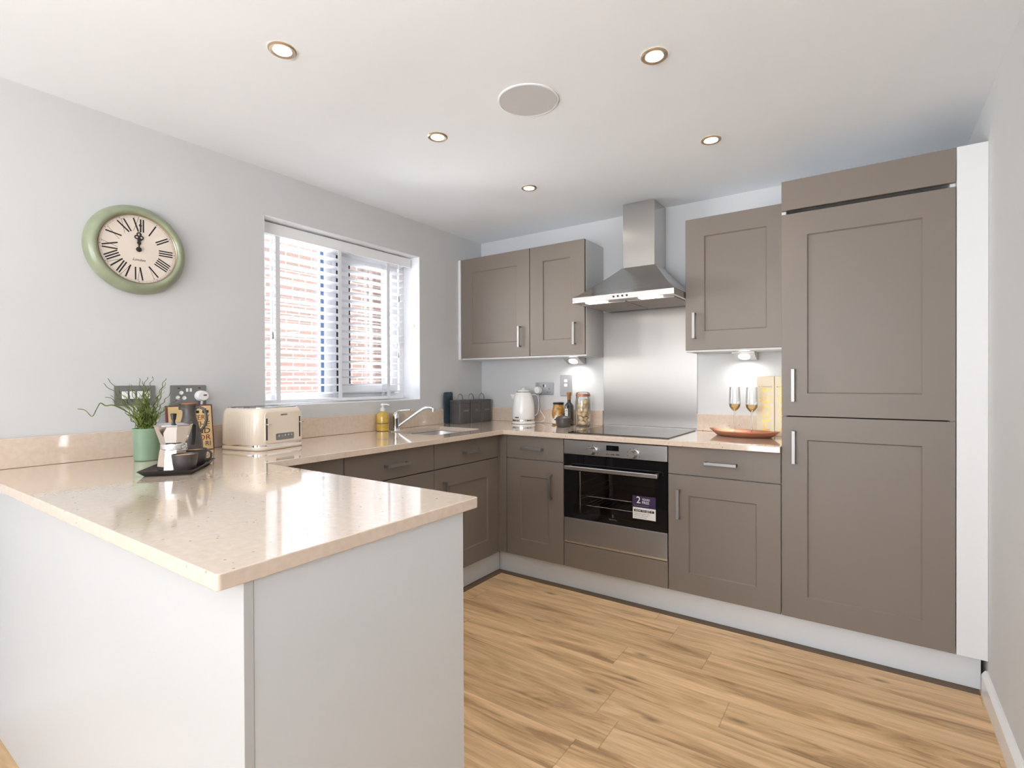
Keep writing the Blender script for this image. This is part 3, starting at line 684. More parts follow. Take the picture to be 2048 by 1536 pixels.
for i in range(60):
    a = 2*PI*i/60; quad(tk, (.1275*math.sin(a), .1275*math.cos(a)), (.1325*math.sin(a), .1325*math.cos(a)), .0006 if i % 5 else .003)
tk.build('minute_track', M['inkgrey'], ck)
text('dial_lettering', 'London', .0145, M['ink'], (fxx, CY, CZ-.042), '+x', ck, 'CENTER', shear=.35)
def circ(mb, cy, cz, r_, w_, x):
    mb.lathe([(r_-w_, x), (r_, x+.0004), (r_+w_, x)], (0, CY+cy, CZ+cz), 18, 'x', caps=False)
hm = MB(); quad(hm, (0,0), (.002,.03), .004, .0365); quad(hm, (.002,.028), (.0055,.092), .0028, .0365); circ(hm, .003, .040, .0055, .0018, .0363); circ(hm, .0055,.098,.004,.0015,.0363)
hm.build('minute_hand', M['ink'], ck)
hh = MB(); quad(hh, (0,0), (-.001,.05), .005, .0385); 
for a, b_, r_ in ((-.008,.048,.0065),(.008,.048,.0065),(0,.060,.007),(0,.026,.005),(0,.036,.004)): circ(hh, a, b_, r_, .0024, .0383)
hh.build('hour_hand', M['ink'], ck)
MB().lathe([(0,.042),(.008,.041),(.010,.037),(.010,.034)], (0, CY, CZ), 24, 'x', caps=False).build('hub', M['ink'], ck, smooth=True)

# ---------------------------------------------------------------- switch and socket plates
def rplate(y0, y1, z0, z1, th=.006): 
    b = MB(); b.loft([[(0.0005, p[0], p[1]) for p in rrect(y0, y1, z0, z1, .004, 3)], [(th, p[0], p[1]) for p in rrect(y0, y1, z0, z1, .004, 3)]]); return b
s1 = thing('light_switch', 'grey metal four gang switch plate on the wall behind the potted plant', 'switch', (.003, -2.302, 1.136))
rplate(-2.375, -2.230, 1.096, 1.178).build('faceplate', M['plate'], s1, bevel=.001)
for i in range(4): MB().box(.006, .011, -2.350+.0265*i, -2.330+.0265*i, 1.124, 1.155).build('rocker', M['socketw'], s1, bevel=.002)
s2 = thing('wall_socket', 'grey metal double socket plate on the clock wall with a white plug in it', 'socket', (.003, -2.101, 1.131))
rplate(-2.174, -2.028, 1.085, 1.178).build('faceplate', M['plate'], s2, bevel=.001)
for cy in (-2.142, -2.062):
    pass
c = MB()
for cy, cz in ((-2.132,1.145),(-2.120,1.122),(-2.146,1.124)): c.lathe([(.0075,.0062),(.0085,.009),(.0045,.009),(.0035,.0065)], (0,cy,cz), 18, 'x')
c.build('aerial_port', M['socketw'], s2, smooth=True)
c = MB()
for cy in (-2.108,-2.094): c.box(.0062, .0105, cy-.0045, cy+.0045, 1.149, 1.164)
c.build('rocker', M['socketw'], s2, bevel=.001)
for q_ in (-2.146, -2.062): MB().box(.0061,.0066,q_,q_+.010,1.163,1.167).build('socket_slot', M['ink'], s2)
pg = thing('plug', 'white rounded plug with red indicator pushed into the clock wall socket', 'plug', (.007, -2.053, 1.128))
b = MB(); pr = []
for x_, sc in ((.0068, 1), (.030, .96), (.038, .80)):
    pr.append([(x_, -2.053 + sc*.026*math.cos(a), 1.130 + sc*.024*math.sin(a)) for a in [2*PI*i/24 for i in range(24)]])
b.loft(pr).build('plug_body', M['socketw'], pg, smooth=True, angle=50)
MB().tube([(.02,-2.053,1.112),(.018,-2.053,1.095),(.012,-2.052,1.075),(.008,-2.050,1.05),(.008,-2.046,1.012)], .005, 10).build('cord', M['socketw'], pg, smooth=True)
MB().box(.036, .0385, -2.054, -2.040, 1.130, 1.136).build('indicator', mat('red_indicator', (.12,.02,.02), .4), pg)
def bplate(x0, x1, z0, z1): 
    b = MB(); b.loft([[(p[0], -.0005, p[1]) for p in rrect(x0, x1, z0, z1, .004, 3)], [(p[0], -.006, p[1]) for p in rrect(x0, x1, z0, z1, .004, 3)]]); return b
s3 = thing('wall_socket', 'brushed steel double socket plate on the back wall behind the kettle', 'socket', (.569, -.003, 1.133))
bplate(.495, .645, 1.090, 1.178).build('faceplate', M['plateL'], s3, bevel=.001)
MB().box(.560,.568,-.0095,-.0062,1.145,1.165).build('rocker', M['ink'], s3); MB().box(.575,.583,-.0095,-.0062,1.145,1.165).build('rocker', M['socketw'], s3)
for q_ in ((.606,.612,1.128,1.138),(.594,.602,1.108,1.113),(.614,.622,1.108,1.113)): MB().box(q_[0],q_[1],-.0068,-.0061,q_[2],q_[3]).build('socket_slot', M['ink'], s3)
s4 = thing('cooker_switch', 'brushed steel vertical cooker switch plate on the back wall above the oil bottle', 'switch', (.744, -.003, 1.158))
bplate(.698, .790, 1.085, 1.231).build('faceplate', M['plateL'], s4, bevel=.001)
for z_ in (1.160, 1.190): MB().box(.732, .756, -.011, -.0062, z_-.010, z_+.010).build('rocker', M['socketw'], s4, bevel=.002)
p2 = thing('plug', 'white plug with hanging cord in the back wall socket beside the kettle', 'plug', (.525, -.007, 1.125))
b = MB(); pr = []
for y_, sc in ((-.0068, 1), (-.028, .96), (-.036, .80)): pr.append([(.525 + sc*.026*math.cos(a), y_, 1.124 + sc*.028*math.sin(a)) for a in [2*PI*i/20 for i in range(20)]])
b.loft(pr).build('plug_body', M['socketw'], p2, smooth=True, angle=50)
MB().tube([(.525,-.02,1.10),(.530,-.02,1.07),(.535,-.025,1.02),(.550,-.028,.975),(.574,-.030,.950),(.590,-.032,.925),(.580,-.034,.905),(.550,-.036,.8975),(.500,-.036,.8970)], .0032, 8).build('cord', M['socketw'], p2, smooth=True)

# ---------------------------------------------------------------- plant
PX, PY = .186, -2.330
pt = thing('potted_plant', 'curly twisted green plant in a sage green cylindrical pot on the worktop', 'potted plant', (PX, PY, H))
pl = pt
MB().lathe([(.039, H+.0008), (.0415, H+.003), (.0455, H+.118), (.0465, H+.121), (.0455, H+.123), (.043, H+.121), (.042, H+.105), (0, H+.105)], (PX, PY, 0), 48).build('pot', M['green'], pl, smooth=True)
fo = MB(); zb = H+.107
def curly(az, lean, ln, amp, fr, r0=.0021, start=None):
    p = Vector(start or (PX+random.uniform(-.02,.02), PY+random.uniform(-.02,.02), zb)); pts = [p.copy()]
    ph = random.uniform(0, 6); n_ = max(14, int(ln/.0032))
    side = Vector((-math.sin(az), math.cos(az), 0)); rad_ = Vector((math.cos(az), math.sin(az), 0))
    for i in range(1, n_):
        s_ = i/n_; le = lean*(.35+.65*s_)
        d_ = rad_*math.sin(le) + Vector((0,0,1))*math.cos(le)
        d_ = d_ + side*amp*math.sin(fr*s_*2*PI+ph) + rad_*amp*.6*math.cos(fr*s_*2*PI+ph*1.7) + Vector((0,0,1))*amp*.35*math.sin(fr*1.3*s_*2*PI+ph)
        p = p + d_.normalized()*ln/n_
        if p.x < .008: p.x = .008
        pts.append(p.copy())
    fo.tube(pts, r0, 6, taper=.35); return pts
for i in range(125):
    az = random.uniform(0, 2*PI); le = random.uniform(.03, 1.05)
    pts = curly(az, le, (lambda q: q)(random.uniform(.08, .24)), random.uniform(.7,1.25), random.uniform(3.0,7.5), random.uniform(.0014,.0024))
    if random.random() < .6:
        k = random.randint(8, 16); curly(az+random.uniform(-1.2,1.2), le+.2, random.uniform(.03,.08), .8, 1.5, .0011, start=pts[k])
# long individual twigs (image-left is -y+x, image-right is +y)
sdir = lambda yy, xx=0: math.atan2(yy, xx)
for az, le, ln, am, fr in ((R(-110), .85, .26, .35, 2.0), (R(-100), 1.25, .27, .55, 1.6), (R(-105), .75, .28, .4, 2.2), (R(60), .45, .27, .45, 3), (R(75), .5, .25, .45, 2.6), (R(90), .30, .26, .4, 3), (R(20), .2, .24, .3, 2), (R(-60), .35, .24, .3, 2), (R(80), .9, .17, .5, 2), (R(55), .7, .22, .5, 2.4), (R(-95), .35, .22, .35, 2)):
    curly(az, le, ln, am*1.9, fr*2.4, .0028)
fo.tube(smooth_path([(PX,PY-.02,zb+.0), (PX+.01,PY-.035,zb+.045), (PX+.015,PY-.065,zb+.08), (PX+.02,PY-.11,zb+.108), (PX+.022,PY-.135,zb+.108), (PX+.02,PY-.15,zb+.118), (PX+.022,PY-.162,zb+.098), (PX+.02,PY-.175,zb+.072), (PX+.02,PY-.195,zb+.095), (PX+.02,PY-.215,zb+.100)]), .0026, 6, taper=.45)
fo.build('stems', M['stem'], pt)
MB().lathe([(.044, zb-.001), (.040, zb+.005), (.0, zb+.009)], (PX, PY, 0), 24).build('moss', M['soil'], pt, smooth=True)

# ---------------------------------------------------------------- book
bk = thing('recipe_book', 'cream hardback book with maroon edges and big letters leaning behind the jug', 'book', (.045, -2.11, H))
by0, by1, bz1 = -2.205, -2.020, H+.199
def lean(x, z): return x - (z-H)*.11
def bookbox(y0, y1, x0, x1, z0, z1):
    vs = [(lean(x, z), y, z) for x in (x0, x1) for y in (y0, y1) for z in (z0, z1)]; return MB().add(vs, [(0,1,3,2),(4,6,7,5),(0,4,5,1),(2,3,7,6),(0,2,6,4),(1,5,7,3)])
bookbox(by0, by1, .0475, .0625, H+.001, bz1).build('boards', M['maroon'], bk, bevel=.0008)
bookbox(by0+.006, by1-.006, .0620, .0632, H+.003, bz1-.005).build('cover', M['bookcream'], bk)
def btext(s_, size, y, z, m, sx=1):
    o_ = text('cover_lettering', s_, size, m, (lean(.0640, z), y, z), '+x', bk, 'RIGHT', sx=sx); return o_
red = mat('brick_red_ink', srgb(150,75,55), .5); blu = mat('slate_blue_ink', srgb(80,80,110), .5)
btext('EVERY', .032, by1-.014, H+.142, M['ink'] if 0 else red, .95); btext('THE', .036, by1-.014, H+.112, mat('brown_ink', srgb(110,85,60), .5), 1.0); btext('AND', .034, by1-.014, H+.083, M['ink'], 1.1); btext('FOR', .034, by1-.014, H+.054, red, 1.1); btext('RI', .030, by1-.014, H+.027, blu, 1)
ic = MB()
for y_ in (by1-.030, by1-.070, by1-.110):
    zc = H+.170; ic.prism([(y_-.013, zc-.008), (y_+.013, zc-.008), (y_+.013, zc+.004), (y_-.013, zc+.004)], lean(.0640, zc), lean(.0645, zc), 'x'); ic.prism([(y_-.003, zc+.005), (y_+.003, zc+.005), (y_+.003, zc+.012), (y_-.003, zc+.012)], lean(.0640, zc), lean(.0645, zc), 'x')
ic.build('cover_pictures', M['ink'], bk)

# ---------------------------------------------------------------- jug
JX, JY = .250, -2.205
jg = thing('coffee_jug', 'tall dark stoneware jug with a clay lip standing behind the moka pot', 'jug', (JX, JY, H))
jp = [(.040, 0), (.0465, .004), (.0475, .03), (.046, .06), (.040, .10), (.0315, .135), (.0245, .160), (.0225, .180), (.024, .200), (.0275, .212)]
loops = []
for r_, h_ in jp:
    lp = []
    for i in range(36):
        a = 2*PI*i/36; rr = r_
        if h_ > .18: rr = r_*(1 + .55*max(0, math.cos(a-R(-125)))**6*(h_-.18)/.032)
        lp.append((JX+rr*math.cos(a), JY+rr*math.sin(a), H+.0008+h_))
    loops.append(lp)
inner = [[(JX+(p[0]-JX)*.86, JY+(p[1]-JY)*.86, H+h_) for p in loops[-1]] for h_ in (.2105, .19)]
MB().loft(loops+inner, True, True).build('jug_body', M['stoneware'], jg, smooth=True, angle=70)
MB().lathe([(.0262,.2115),(.0275,.2125),(.0270,.2165),(.0235,.2165),(.0225,.208)], (JX,JY,H), 32, caps=False).build('clay_lip', M['terracotta'], jg, smooth=True)
hd_ = Vector((math.cos(R(50)), math.sin(R(50)), 0)); base = Vector((JX, JY, H))
MB().tube([base+hd_*r_+Vector((0,0,z_)) for r_, z_ in ((.022,.196),(.035,.200),(.050,.193),(.060,.172),(.062,.150),(.055,.125),(.043,.108),(.036,.105))], .0055, 12).build('handle', M['stoneware'], jg, smooth=True)

# ---------------------------------------------------------------- serving tray, moka, cups
TB = Vector((.668, -2.385)); ta = R(141); td = Vector((math.cos(ta), math.sin(ta))); te = Vector((-td.y, td.x))
TW, TLn = .130, .240
tc_ = TB + te*TW/2 + td*TLn/2
tr_ = thing('serving_tray', 'black rectangular serving tray with raised flared edges on the worktop corner', 'tray', (tc_.x, tc_.y, H))
def trl(o_, z, r_=.008): return [((TB + te*q[1] + td*q[0]).x, (TB + te*q[1] + td*q[0]).y, z) for q in rrect(-o_, TLn+o_, -o_, TW+o_, r_, 3)]
MB().loft([trl(0, H+.0008), trl(.003, H+.003), trl(.016, H+.017), trl(.0145, H+.0175), trl(.001, H+.006), trl(-.004, H+.0045)]).build('tray_body', M['tray'], tr_, smooth=True, angle=45)
ZT = H+.0048
mo = TB + te*.078 + td*.110
mk = thing('moka_pot', 'polished aluminium octagonal moka pot on the black tray', 'moka pot', (mo.x, mo.y, ZT))
def oct_(r_, z, sp=0): 
    out = []
    for i in range(8):
        a = R(22.5+45*i+10); rr = r_
        out.append((mo.x+rr*math.cos(a), mo.y+rr*math.sin(a), ZT+z))
    return out
MB().loft([oct_(.0465,.0), oct_(.049,.002), oct_(.041,.066), oct_(.037,.070)]).build('boiler', M['alu'], mk)
MB().lathe([(.036,.069),(.0385,.071),(.0385,.084),(.0365,.087)], (mo.x,mo.y,ZT), 40).build('collar', M['alu'], mk, smooth=True)
MB().loft([oct_(.037,.086), oct_(.040,.092), oct_(.0555,.146), oct_(.0565,.1475)]).build('upper_chamber', M['alu'], mk)
sd = R(-62); sv = Vector((math.cos(sd), math.sin(sd), 0)); sp_ = Vector((-sv.y, sv.x, 0)); mc = Vector((mo.x, mo.y, ZT))
A_ = mc+sv*.050+sp_*.016+Vector((0,0,.146)); B_ = mc+sv*.050-sp_*.016+Vector((0,0,.146)); C_ = mc+sv*.070+Vector((0,0,.1475)); D_ = mc+sv*.043+Vector((0,0,.110))
MB().add([A_, B_, C_, D_], [(0,1,2),(0,2,3),(1,3,2),(0,3,1)]).build('spout', M['alu'], mk)
MB().loft([oct_(.0575,.148), oct_(.0575,.1505), oct_(.030,.1565), oct_(.010,.1585)]).build('lid', M['alu'], mk)
MB().lathe([(.005,.158),(.0055,.165),(.0075,.170),(.0095,.186),(.0085,.188),(0,.188)], (mo.x,mo.y,ZT), 10).build('knob', M['black'], mk)
hv = -sv
MB().tube([mc+hv*.050+Vector((0,0,.140)), mc+hv*.085+Vector((0,0,.148)), mc+hv*.096+Vector((0,0,.140)), mc+hv*.094+Vector((0,0,.10)), mc+hv*.088+Vector((0,0,.07))], .007, 10).build('handle', M['black'], mk, smooth=True)
cupA = None
for pos, lb, hang in ((TB+te*.027+td*.046, 'dark stoneware coffee cup at the front of the black tray', 122), (TB+te*.034+td*.180, 'dark stoneware coffee cup at the back of the tray, handle to the right', 42)):
    if cupA is None:
        cupA = thing('coffee_cup', lb, 'cup', (0,0,0), 0, 'coffee cups on the tray')
        a_ = MB().lathe([(.028,0),(.031,.003),(.0355,.030),(.0385,.056),(.0370,.0565),(.0345,.045),(.0,.045)], (0,0,0), 36).build('cup_body', M['stoneware'], cupA, smooth=True, world=False)
        c_ = MB().lathe([(.0362,.0515),(0,.0515)], (0,0,0), 30, caps=False).build('coffee', M['coffee'], cupA, world=False)
        b_ = MB().tube([(.033,0,.048),(.046,0,.050),(.055,0,.040),(.054,0,.026),(.045,0,.016),(.033,0,.014)], .004, 10).build('handle', M['stoneware'], cupA, smooth=True, world=False)
        pa = (a_, b_, c_); cur = cupA
    else:
        cur = cupA.copy(); COL.objects.link(cur); cur['label'] = lb
        for ch in pa: q_ = ch.copy(); COL.objects.link(q_); q_.parent = cur
    cur.location = (pos.x, pos.y, ZT+.0012); cur.rotation_euler = (0, 0, R(hang))

# ---------------------------------------------------------------- toaster
to = thing('toaster', 'cream four slice toaster with ribbed sides on the worktop under the window', 'toaster', (.1805, -1.862, H), R(10.2))
tx, ty = .130, .131   # half depth (room direction), half width
def tl_(sc, z, rib=0, r_=.05, ox=0):
    out = []
    x0_, x1_, y0_, y1_ = -tx, tx, -ty, ty
    base_ = rrect(x0_, x1_, y0_, y1_, r_, 14)
    full = []
    for i in range(len(base_)):
        p, q = Vector(base_[i]), Vector(base_[(i+1) % len(base_)]); n_ = max(1, int((q-p).length/.0035))
        for k in range(n_): full.append(p+(q-p)*k/n_)
    s_ = 0
    for i, p in enumerate(full):
        nx = full[(i+1) % len(full)] - full[i-1]; nn = Vector((nx.y, -nx.x)); nn.normalize()
        s_ += (full[i]-full[i-1]).length
        rb_ = rib*abs(math.sin(s_*PI/.0105)) if not (p.x > tx-.012 and abs(p.y) < ty-.02) else 0
        out.append(((p.x+nn.x*rb_)*1 - nn.x*(1-sc)*.125, (p.y+nn.y*rb_) - nn.y*(1-sc)*.125, z))
    return out
MB().loft([tl_(1.0, .001), tl_(1.02, .004), tl_(1.02, .014), tl_(1.0, .017)]).build('base', M['cream'], to, smooth=True, angle=50, world=False)
MB().loft([tl_(.96, .017), tl_(.96, .024)]).build('base_gap', M['chrome'], to, world=False)
MB().loft([tl_(1.0, .024), tl_(1.0, .027, .0022), tl_(.99, .120, .0022), tl_(.975, .150, .0015), tl_(.95, .168), tl_(.90, .179), tl_(.85, .183)]).build('body', M['cream'], to, smooth=True, angle=60, world=False)
MB().loft([tl_(.84, .183), tl_(.83, .187)]).build('top_plate', M['chrome'], to, smooth=True, angle=40, world=False)
b = MB()
for y_ in (-.062, .062):
    for x_ in (-.050, .030): b.box(x_-.018, x_+.018, y_-.05+.0, y_+.05, .1865, .1875)
b.build('bread_slots', M['black'], to, world=False)
fp = MB(); fx_ = tx+.0004
fp.prism([(p[0], p[1]) for p in rrect(-.100, .100, .030, .165, .012, 4)], tx*.97, fx_+.0035, 'x'); fpo = fp.build('front_panel', M['cream'], to, bevel=.001, world=False)
for y_ in (-.092, .088):
    MB().box(fx_+.0032, fx_+.0042, y_-.0035, y_+.0035, .045, .140).build('lever_slot', M['black'], to, world=False)
    lv = MB(); lv.box(fx_+.004, fx_+.022, y_-.009, y_+.009, .112, .117); lv.build('lever', M['chrome'], to, bevel=.001, world=False)
MB().box(fx_+.0032, fx_+.0042, -.018, .018, .149, .156).build('badge', M['plate'], to, bevel=.0004, world=False)
cpn = MB().prism([(p[0], p[1]) for p in rrect(-.045, .055, .040, .070, .006, 3)], fx_+.003, fx_+.0045, 'x').build('control_panel', M['plate'], to, bevel=.0005, world=False)
b = MB()
for y_ in (-.030, -.012, .004, .022, .040): b.cyl((fx_+.0044, y_, .060), .005, .002, 'x', 14)
b.build('button_row', M['chrome'], to, world=False)

# ---------------------------------------------------------------- soap bottle
sb = thing('soap_bottle', 'yellow liquid soap pump bottle on the worktop under the window', 'soap dispenser', (.060, -1.045, H))
MB().lathe([(.033,.0008),(.037,.004),(.037,.085),(.034,.100),(.022,.113),(.012,.118)], (.060,-1.045,H), 32).build('bottle', M['soap'], sb, smooth=True)
MB().lathe([(.0375,.045),(.0375,.050)], (.060,-1.045,H), 32, caps=False).build('label_band', M['trim'], sb)
MB().lathe([(.013,.118),(.015,.119),(.015,.135),(.008,.139),(.006,.150),(.012,.153),(.012,.162),(.004,.166)], (.060,-1.045,H), 20).build('pump', M['socketw'], sb, smooth=True)
MB().tube([(.060,-1.045,H+.158),(.075,-1.03,H+.160),(.088,-1.018,H+.155)], .005, 10).build('nozzle', M['socketw'], sb, smooth=True)

# ---------------------------------------------------------------- board and storage tins
o = MB().prism([(p[0], p[1]) for p in rrect(-.462, -.378, H+.0008, H+.222, .012, 5)], .0215, .0345, 'x').build('slate_board', M['teal'], bevel=.002)
tag(o, 'small dark slate blue board standing upright beside the storage tins', 'board')
tin = None
for i, (y0, wd_) in enumerate((('COFFEE', -.415), ('TEA', -.292), ('SUGAR', -.169))):
    lb = ('square charcoal storage tin lettered COFFEE, nearest the sink', 'square charcoal storage tin lettered TEA, middle of the three tins', 'square charcoal storage tin lettered SUGAR, nearest the corner')[i]
    w_, y_ = .117, wd_
    if tin is None:
        tin = thing('storage_tin', lb, 'tin', (0,0,0), 0, 'charcoal storage tins')
        def tr2(o_, z, r_=.006): return [(p[0], p[1], z) for p in rrect(-.0465+o_, .0465-o_, -.0585+o_, .0585-o_, r_, 4)]
        a_ = MB().loft([tr2(.002, .0008), tr2(0,.003), tr2(0,.142), tr2(.003,.144)]).build('tin_body', M['grey'], tin, smooth=True, world=False)
        b_ = MB().loft([tr2(-.001, .1435), tr2(-.001,.160), tr2(.003,.164)]).build('lid', M['grey'], tin, smooth=True, world=False)
        c_ = MB().tube([(0,-.030,.160),(0,-.029,.180),(0,-.018,.200),(0,0,.208),(0,.018,.200),(0,.029,.180),(0,.030,.160)], .0032, 8).build('lid_handle', M['plate'], tin, smooth=True, world=False)
        pa = (a_, b_, c_); cur = tin
    else:
        cur = tin.copy(); COL.objects.link(cur); cur['label'] = lb
        for ch in pa: q_ = ch.copy(); COL.objects.link(q_); q_.parent = cur
    cur.location = (.0835, y_+w_/2, H)
    text('tin_lettering', y0, .018, M['plateL'], (.0835+.0469, y_+w_/2+.008, H+.088), '+x', cur, 'CENTER')

# ---------------------------------------------------------------- kettle
KX, KY = .475, -.135
kt = thing('kettle', 'white enamel electric kettle on its base in front of the back wall', 'kettle', (KX, KY, H))
MB().lathe([(.080,.0008),(.083,.004),(.083,.014),(.078,.018)], (KX,KY,H), 44).build('power_base', M['kettle'], kt, smooth=True)
MB().lathe([(.074,.018),(.076,.020),(.076,.029),(.074,.031)], (KX,KY,H), 44).build('chrome_band', M['chrome'], kt, smooth=True)
MB().lathe([(.078,.031),(.0795,.036),(.0795,.080),(.078,.110),(.0735,.150),(.067,.185),(.060,.205),(.052,.216),(.050,.218)], (KX,KY,H), 44).build('body', M['kettle'], kt, smooth=True)
MB().lathe([(.048,.217),(.048,.222),(.044,.224)], (KX,KY,H), 36).build('lid_band', M['plate'], kt, smooth=True)
MB().lathe([(.047,.224),(.042,.232),(.022,.238),(.012,.239),(.013,.246),(.018,.250),(.010,.254),(0,.254)], (KX,KY,H), 36).build('lid', M['kettle'], kt, smooth=True)
sv = Vector((-.94, -.34, 0)); kc = Vector((KX, KY, H)); sw = Vector((-sv.y, sv.x, 0)); Z = Vector((0,0,1))
MB().loft([[kc+sv*.045+sw*.030+Z*.205, kc+sv*.045-sw*.030+Z*.205, kc+sv*.060-sw*.018+Z*.150, kc+sv*.060+sw*.018+Z*.150], [kc+sv*.094+sw*.012+Z*.205, kc+sv*.094-sw*.012+Z*.205, kc+sv*.092-sw*.006+Z*.192, kc+sv*.092+sw*.006+Z*.192]]).build('spout', M['kettle'], kt, bevel=.003)
kh = -sv
MB().tube([kc+kh*r_+Z*z_ for r_, z_ in ((.055,.198),(.080,.204),(.100,.196),(.110,.170),(.113,.120),(.108,.080),(.095,.060),(.076,.055))], .0075, 12).build('handle', M['plateL'], kt, smooth=True)
MB().box(KX-.016, KX+.014, KY-.0815, KY-.078, H+.042, H+.050).build('badge', M['ink'], kt, bevel=.001)

# ---------------------------------------------------------------- pickles, bottle, casserole, storage jar
CX, CYj = .740, -.105
pj = thing('pickle_jar', 'squat jar of golden pickles with black lid and white label behind the small pot', 'jar', (CX, CYj, H))
MB().lathe([(.040,.0008),(.044,.005),(.046,.04),(.043,.09),(.036,.128),(.034,.140)], (CX,CYj,H), 36).build('jar_body', M['olives'], pj, smooth=True)
MB().lathe([(.0368,.139),(.0375,.141),(.0375,.151),(.035,.153)], (CX,CYj,H), 32).build('lid', M['black'], pj, smooth=True)
lbm = MB(); 
seg = []
for i in range(13):
    a = R(-150+10*i); seg.append(a)
lbm.loft([[(CX+.0468*math.cos(a), CYj+.0468*math.sin(a), H+z_) for a in seg] for z_ in (.012, .060+.0)], False, False) if False else None
vs = []; fs = []
for i, a in enumerate(seg):
    for z_, r_ in ((.012,.0455),(.040,.0468),(.056+.014*math.sin(i*1.1),.0464)): vs.append((CX+r_*math.cos(a), CYj+r_*math.sin(a), H+z_))
for i in range(12):
    for k in range(2): fs.append((3*i+k, 3*i+k+1, 3*(i+1)+k+1, 3*(i+1)+k))
lbm = MB().add(vs, fs).build('label', M['paper'], pj)
ob = thing('oil_bottle', 'dark glass oil bottle with cork stopper and white label behind the small pot', 'bottle', (.822, -.105, H))
MB().loft([[(.822+p[0], -.105+p[1], H+z_) for p in rrect(-r_, r_, -r_, r_, min(r_*.98, c_), 4)] for r_, c_, z_ in ((.020,.006,.0008),(.0235,.006,.003),(.0235,.006,.128),(.020,.010,.142),(.0125,.0124,.155),(.011,.0108,.175))]).build('bottle_body', M['oil'], ob, smooth=True, angle=50)
MB().lathe([(.0125,.172),(.0130,.176),(.0125,.205),(.0145,.208),(.0145,.221),(.012,.223)], (.822,-.105,H), 24).build('stopper', M['cork'], ob, smooth=True)
lb_ = MB().box(.803, .826, -.1296, -.1284, H+.045, H+.112).build('label', M['paper'], ob)
text('label_lettering', 'OIL', .010, M['ink'], (.8145, -.1299, H+.098), '-y', lb_, 'CENTER')
MB().box(.807, .822, -.1299, -.1294, H+.055, H+.063).build('label_leaf', mat('label_green', srgb(130,160,80), .6), lb_)
PXc, PYc = .838, -.215
pc = thing('casserole_pot', 'small round dark grey lidded casserole in front of the oil bottle', 'pot', (PXc, PYc, H))
MB().lathe([(.038,.0008),(.043,.004),(.047,.020),(.048,.040),(.0475,.050)], (PXc,PYc,H), 36).build('pot_body', M['stoneware'], pc, smooth=True)
MB().lathe([(.0495,.050),(.0495,.055),(.042,.063),(.022,.070),(.008,.072),(.007,.078),(.012,.082),(.012,.087),(0,.089)], (PXc,PYc,H), 36).build('lid', M['stoneware'], pc, smooth=True)
for s_ in (-1, 1): MB().tube([(PXc+s_*.044,PYc-.012,H+.043),(PXc+s_*.058,PYc-.010,H+.044),(PXc+s_*.060,PYc,H+.044),(PXc+s_*.058,PYc+.010,H+.044),(PXc+s_*.044,PYc+.012,H+.043)], .004, 8).build('side_handle', M['stoneware'], pc, smooth=True)
JX2, JY2 = .930, -.115
sj = thing('storage_jar', 'tall clear glass jar with a copper coloured lid band holding pasta shells', 'jar', (JX2, JY2, H))
MB().lathe([(.040,.0008),(.047,.004),(.049,.014),(.049,.165),(.046,.185),(.044,.195)], (JX2,JY2,H), 40, caps=False).build('jar_glass', M['jarglass'], sj, smooth=True)
MB().lathe([(0,.001),(.046,.001),(.047,.005),(0,.006)], (JX2,JY2,H), 32, caps=False).build('jar_bottom', M['jarglass'], sj)
MB().lathe([(.0455,.195),(.047,.196),(.047,.210),(.0455,.211)], (JX2,JY2,H), 40, caps=True).build('lid_band', M['copper'], sj, smooth=True)
MB().lathe([(.0455,.211),(.046,.214),(.042,.222),(.030,.225),(0,.226)], (JX2,JY2,H), 40).build('glass_lid', M['jarglass'], sj, smooth=True)
# shells
def shell_mesh():
    b = MB(); nu, nv = 16, 10; vs = []; fs = []
    for i in range(nu):
        for j in range(nv+1):
            u = 2*PI*i/nu; v = PI*j/nv; rr = .0175*(1+.10*math.sin(8*v))
            x = rr*1.25*math.cos(v); r2 = rr*math.sin(v)*(1-.25*math.cos(v)); y = r2*math.cos(u)*.95; z = r2*math.sin(u)*.8
            if math.sin(u) > .75 and .2 < j/nv < .8: z *= .35
            vs.append((x, y, z))
    for i in range(nu):
        for j in range(nv): fs.append((i*(nv+1)+j, i*(nv+1)+j+1, ((i+1) % nu)*(nv+1)+j+1, ((i+1) % nu)*(nv+1)+j))
    return b.add(vs, fs)
sh = None; k = 0
for lay in range(6):
    for q_ in range(4):
        if lay == 5 and q_ in (2, 3): continue
        a = 2*PI*(q_+.5*(lay % 2))/4 - .9
        lc = (JX2+.0215*math.cos(a), JY2+.0215*math.sin(a), H+.022+.0275*lay+.003*(q_ % 2))
        if sh is None: sh = shell_mesh().build('pasta_shell', M['pasta'], smooth=True, angle=80); cur = sh; tag(sh, 'pale pasta shell inside the tall clear glass jar', 'pasta', 'pasta shells in the glass jar')
        else: cur = sh.copy(); COL.objects.link(cur)
        cur.location = lc; cur.rotation_euler = (random.uniform(-.7,.7), random.uniform(-.9,.9), random.uniform(0,6.2)); cur.scale = (.90,.92,1.0)

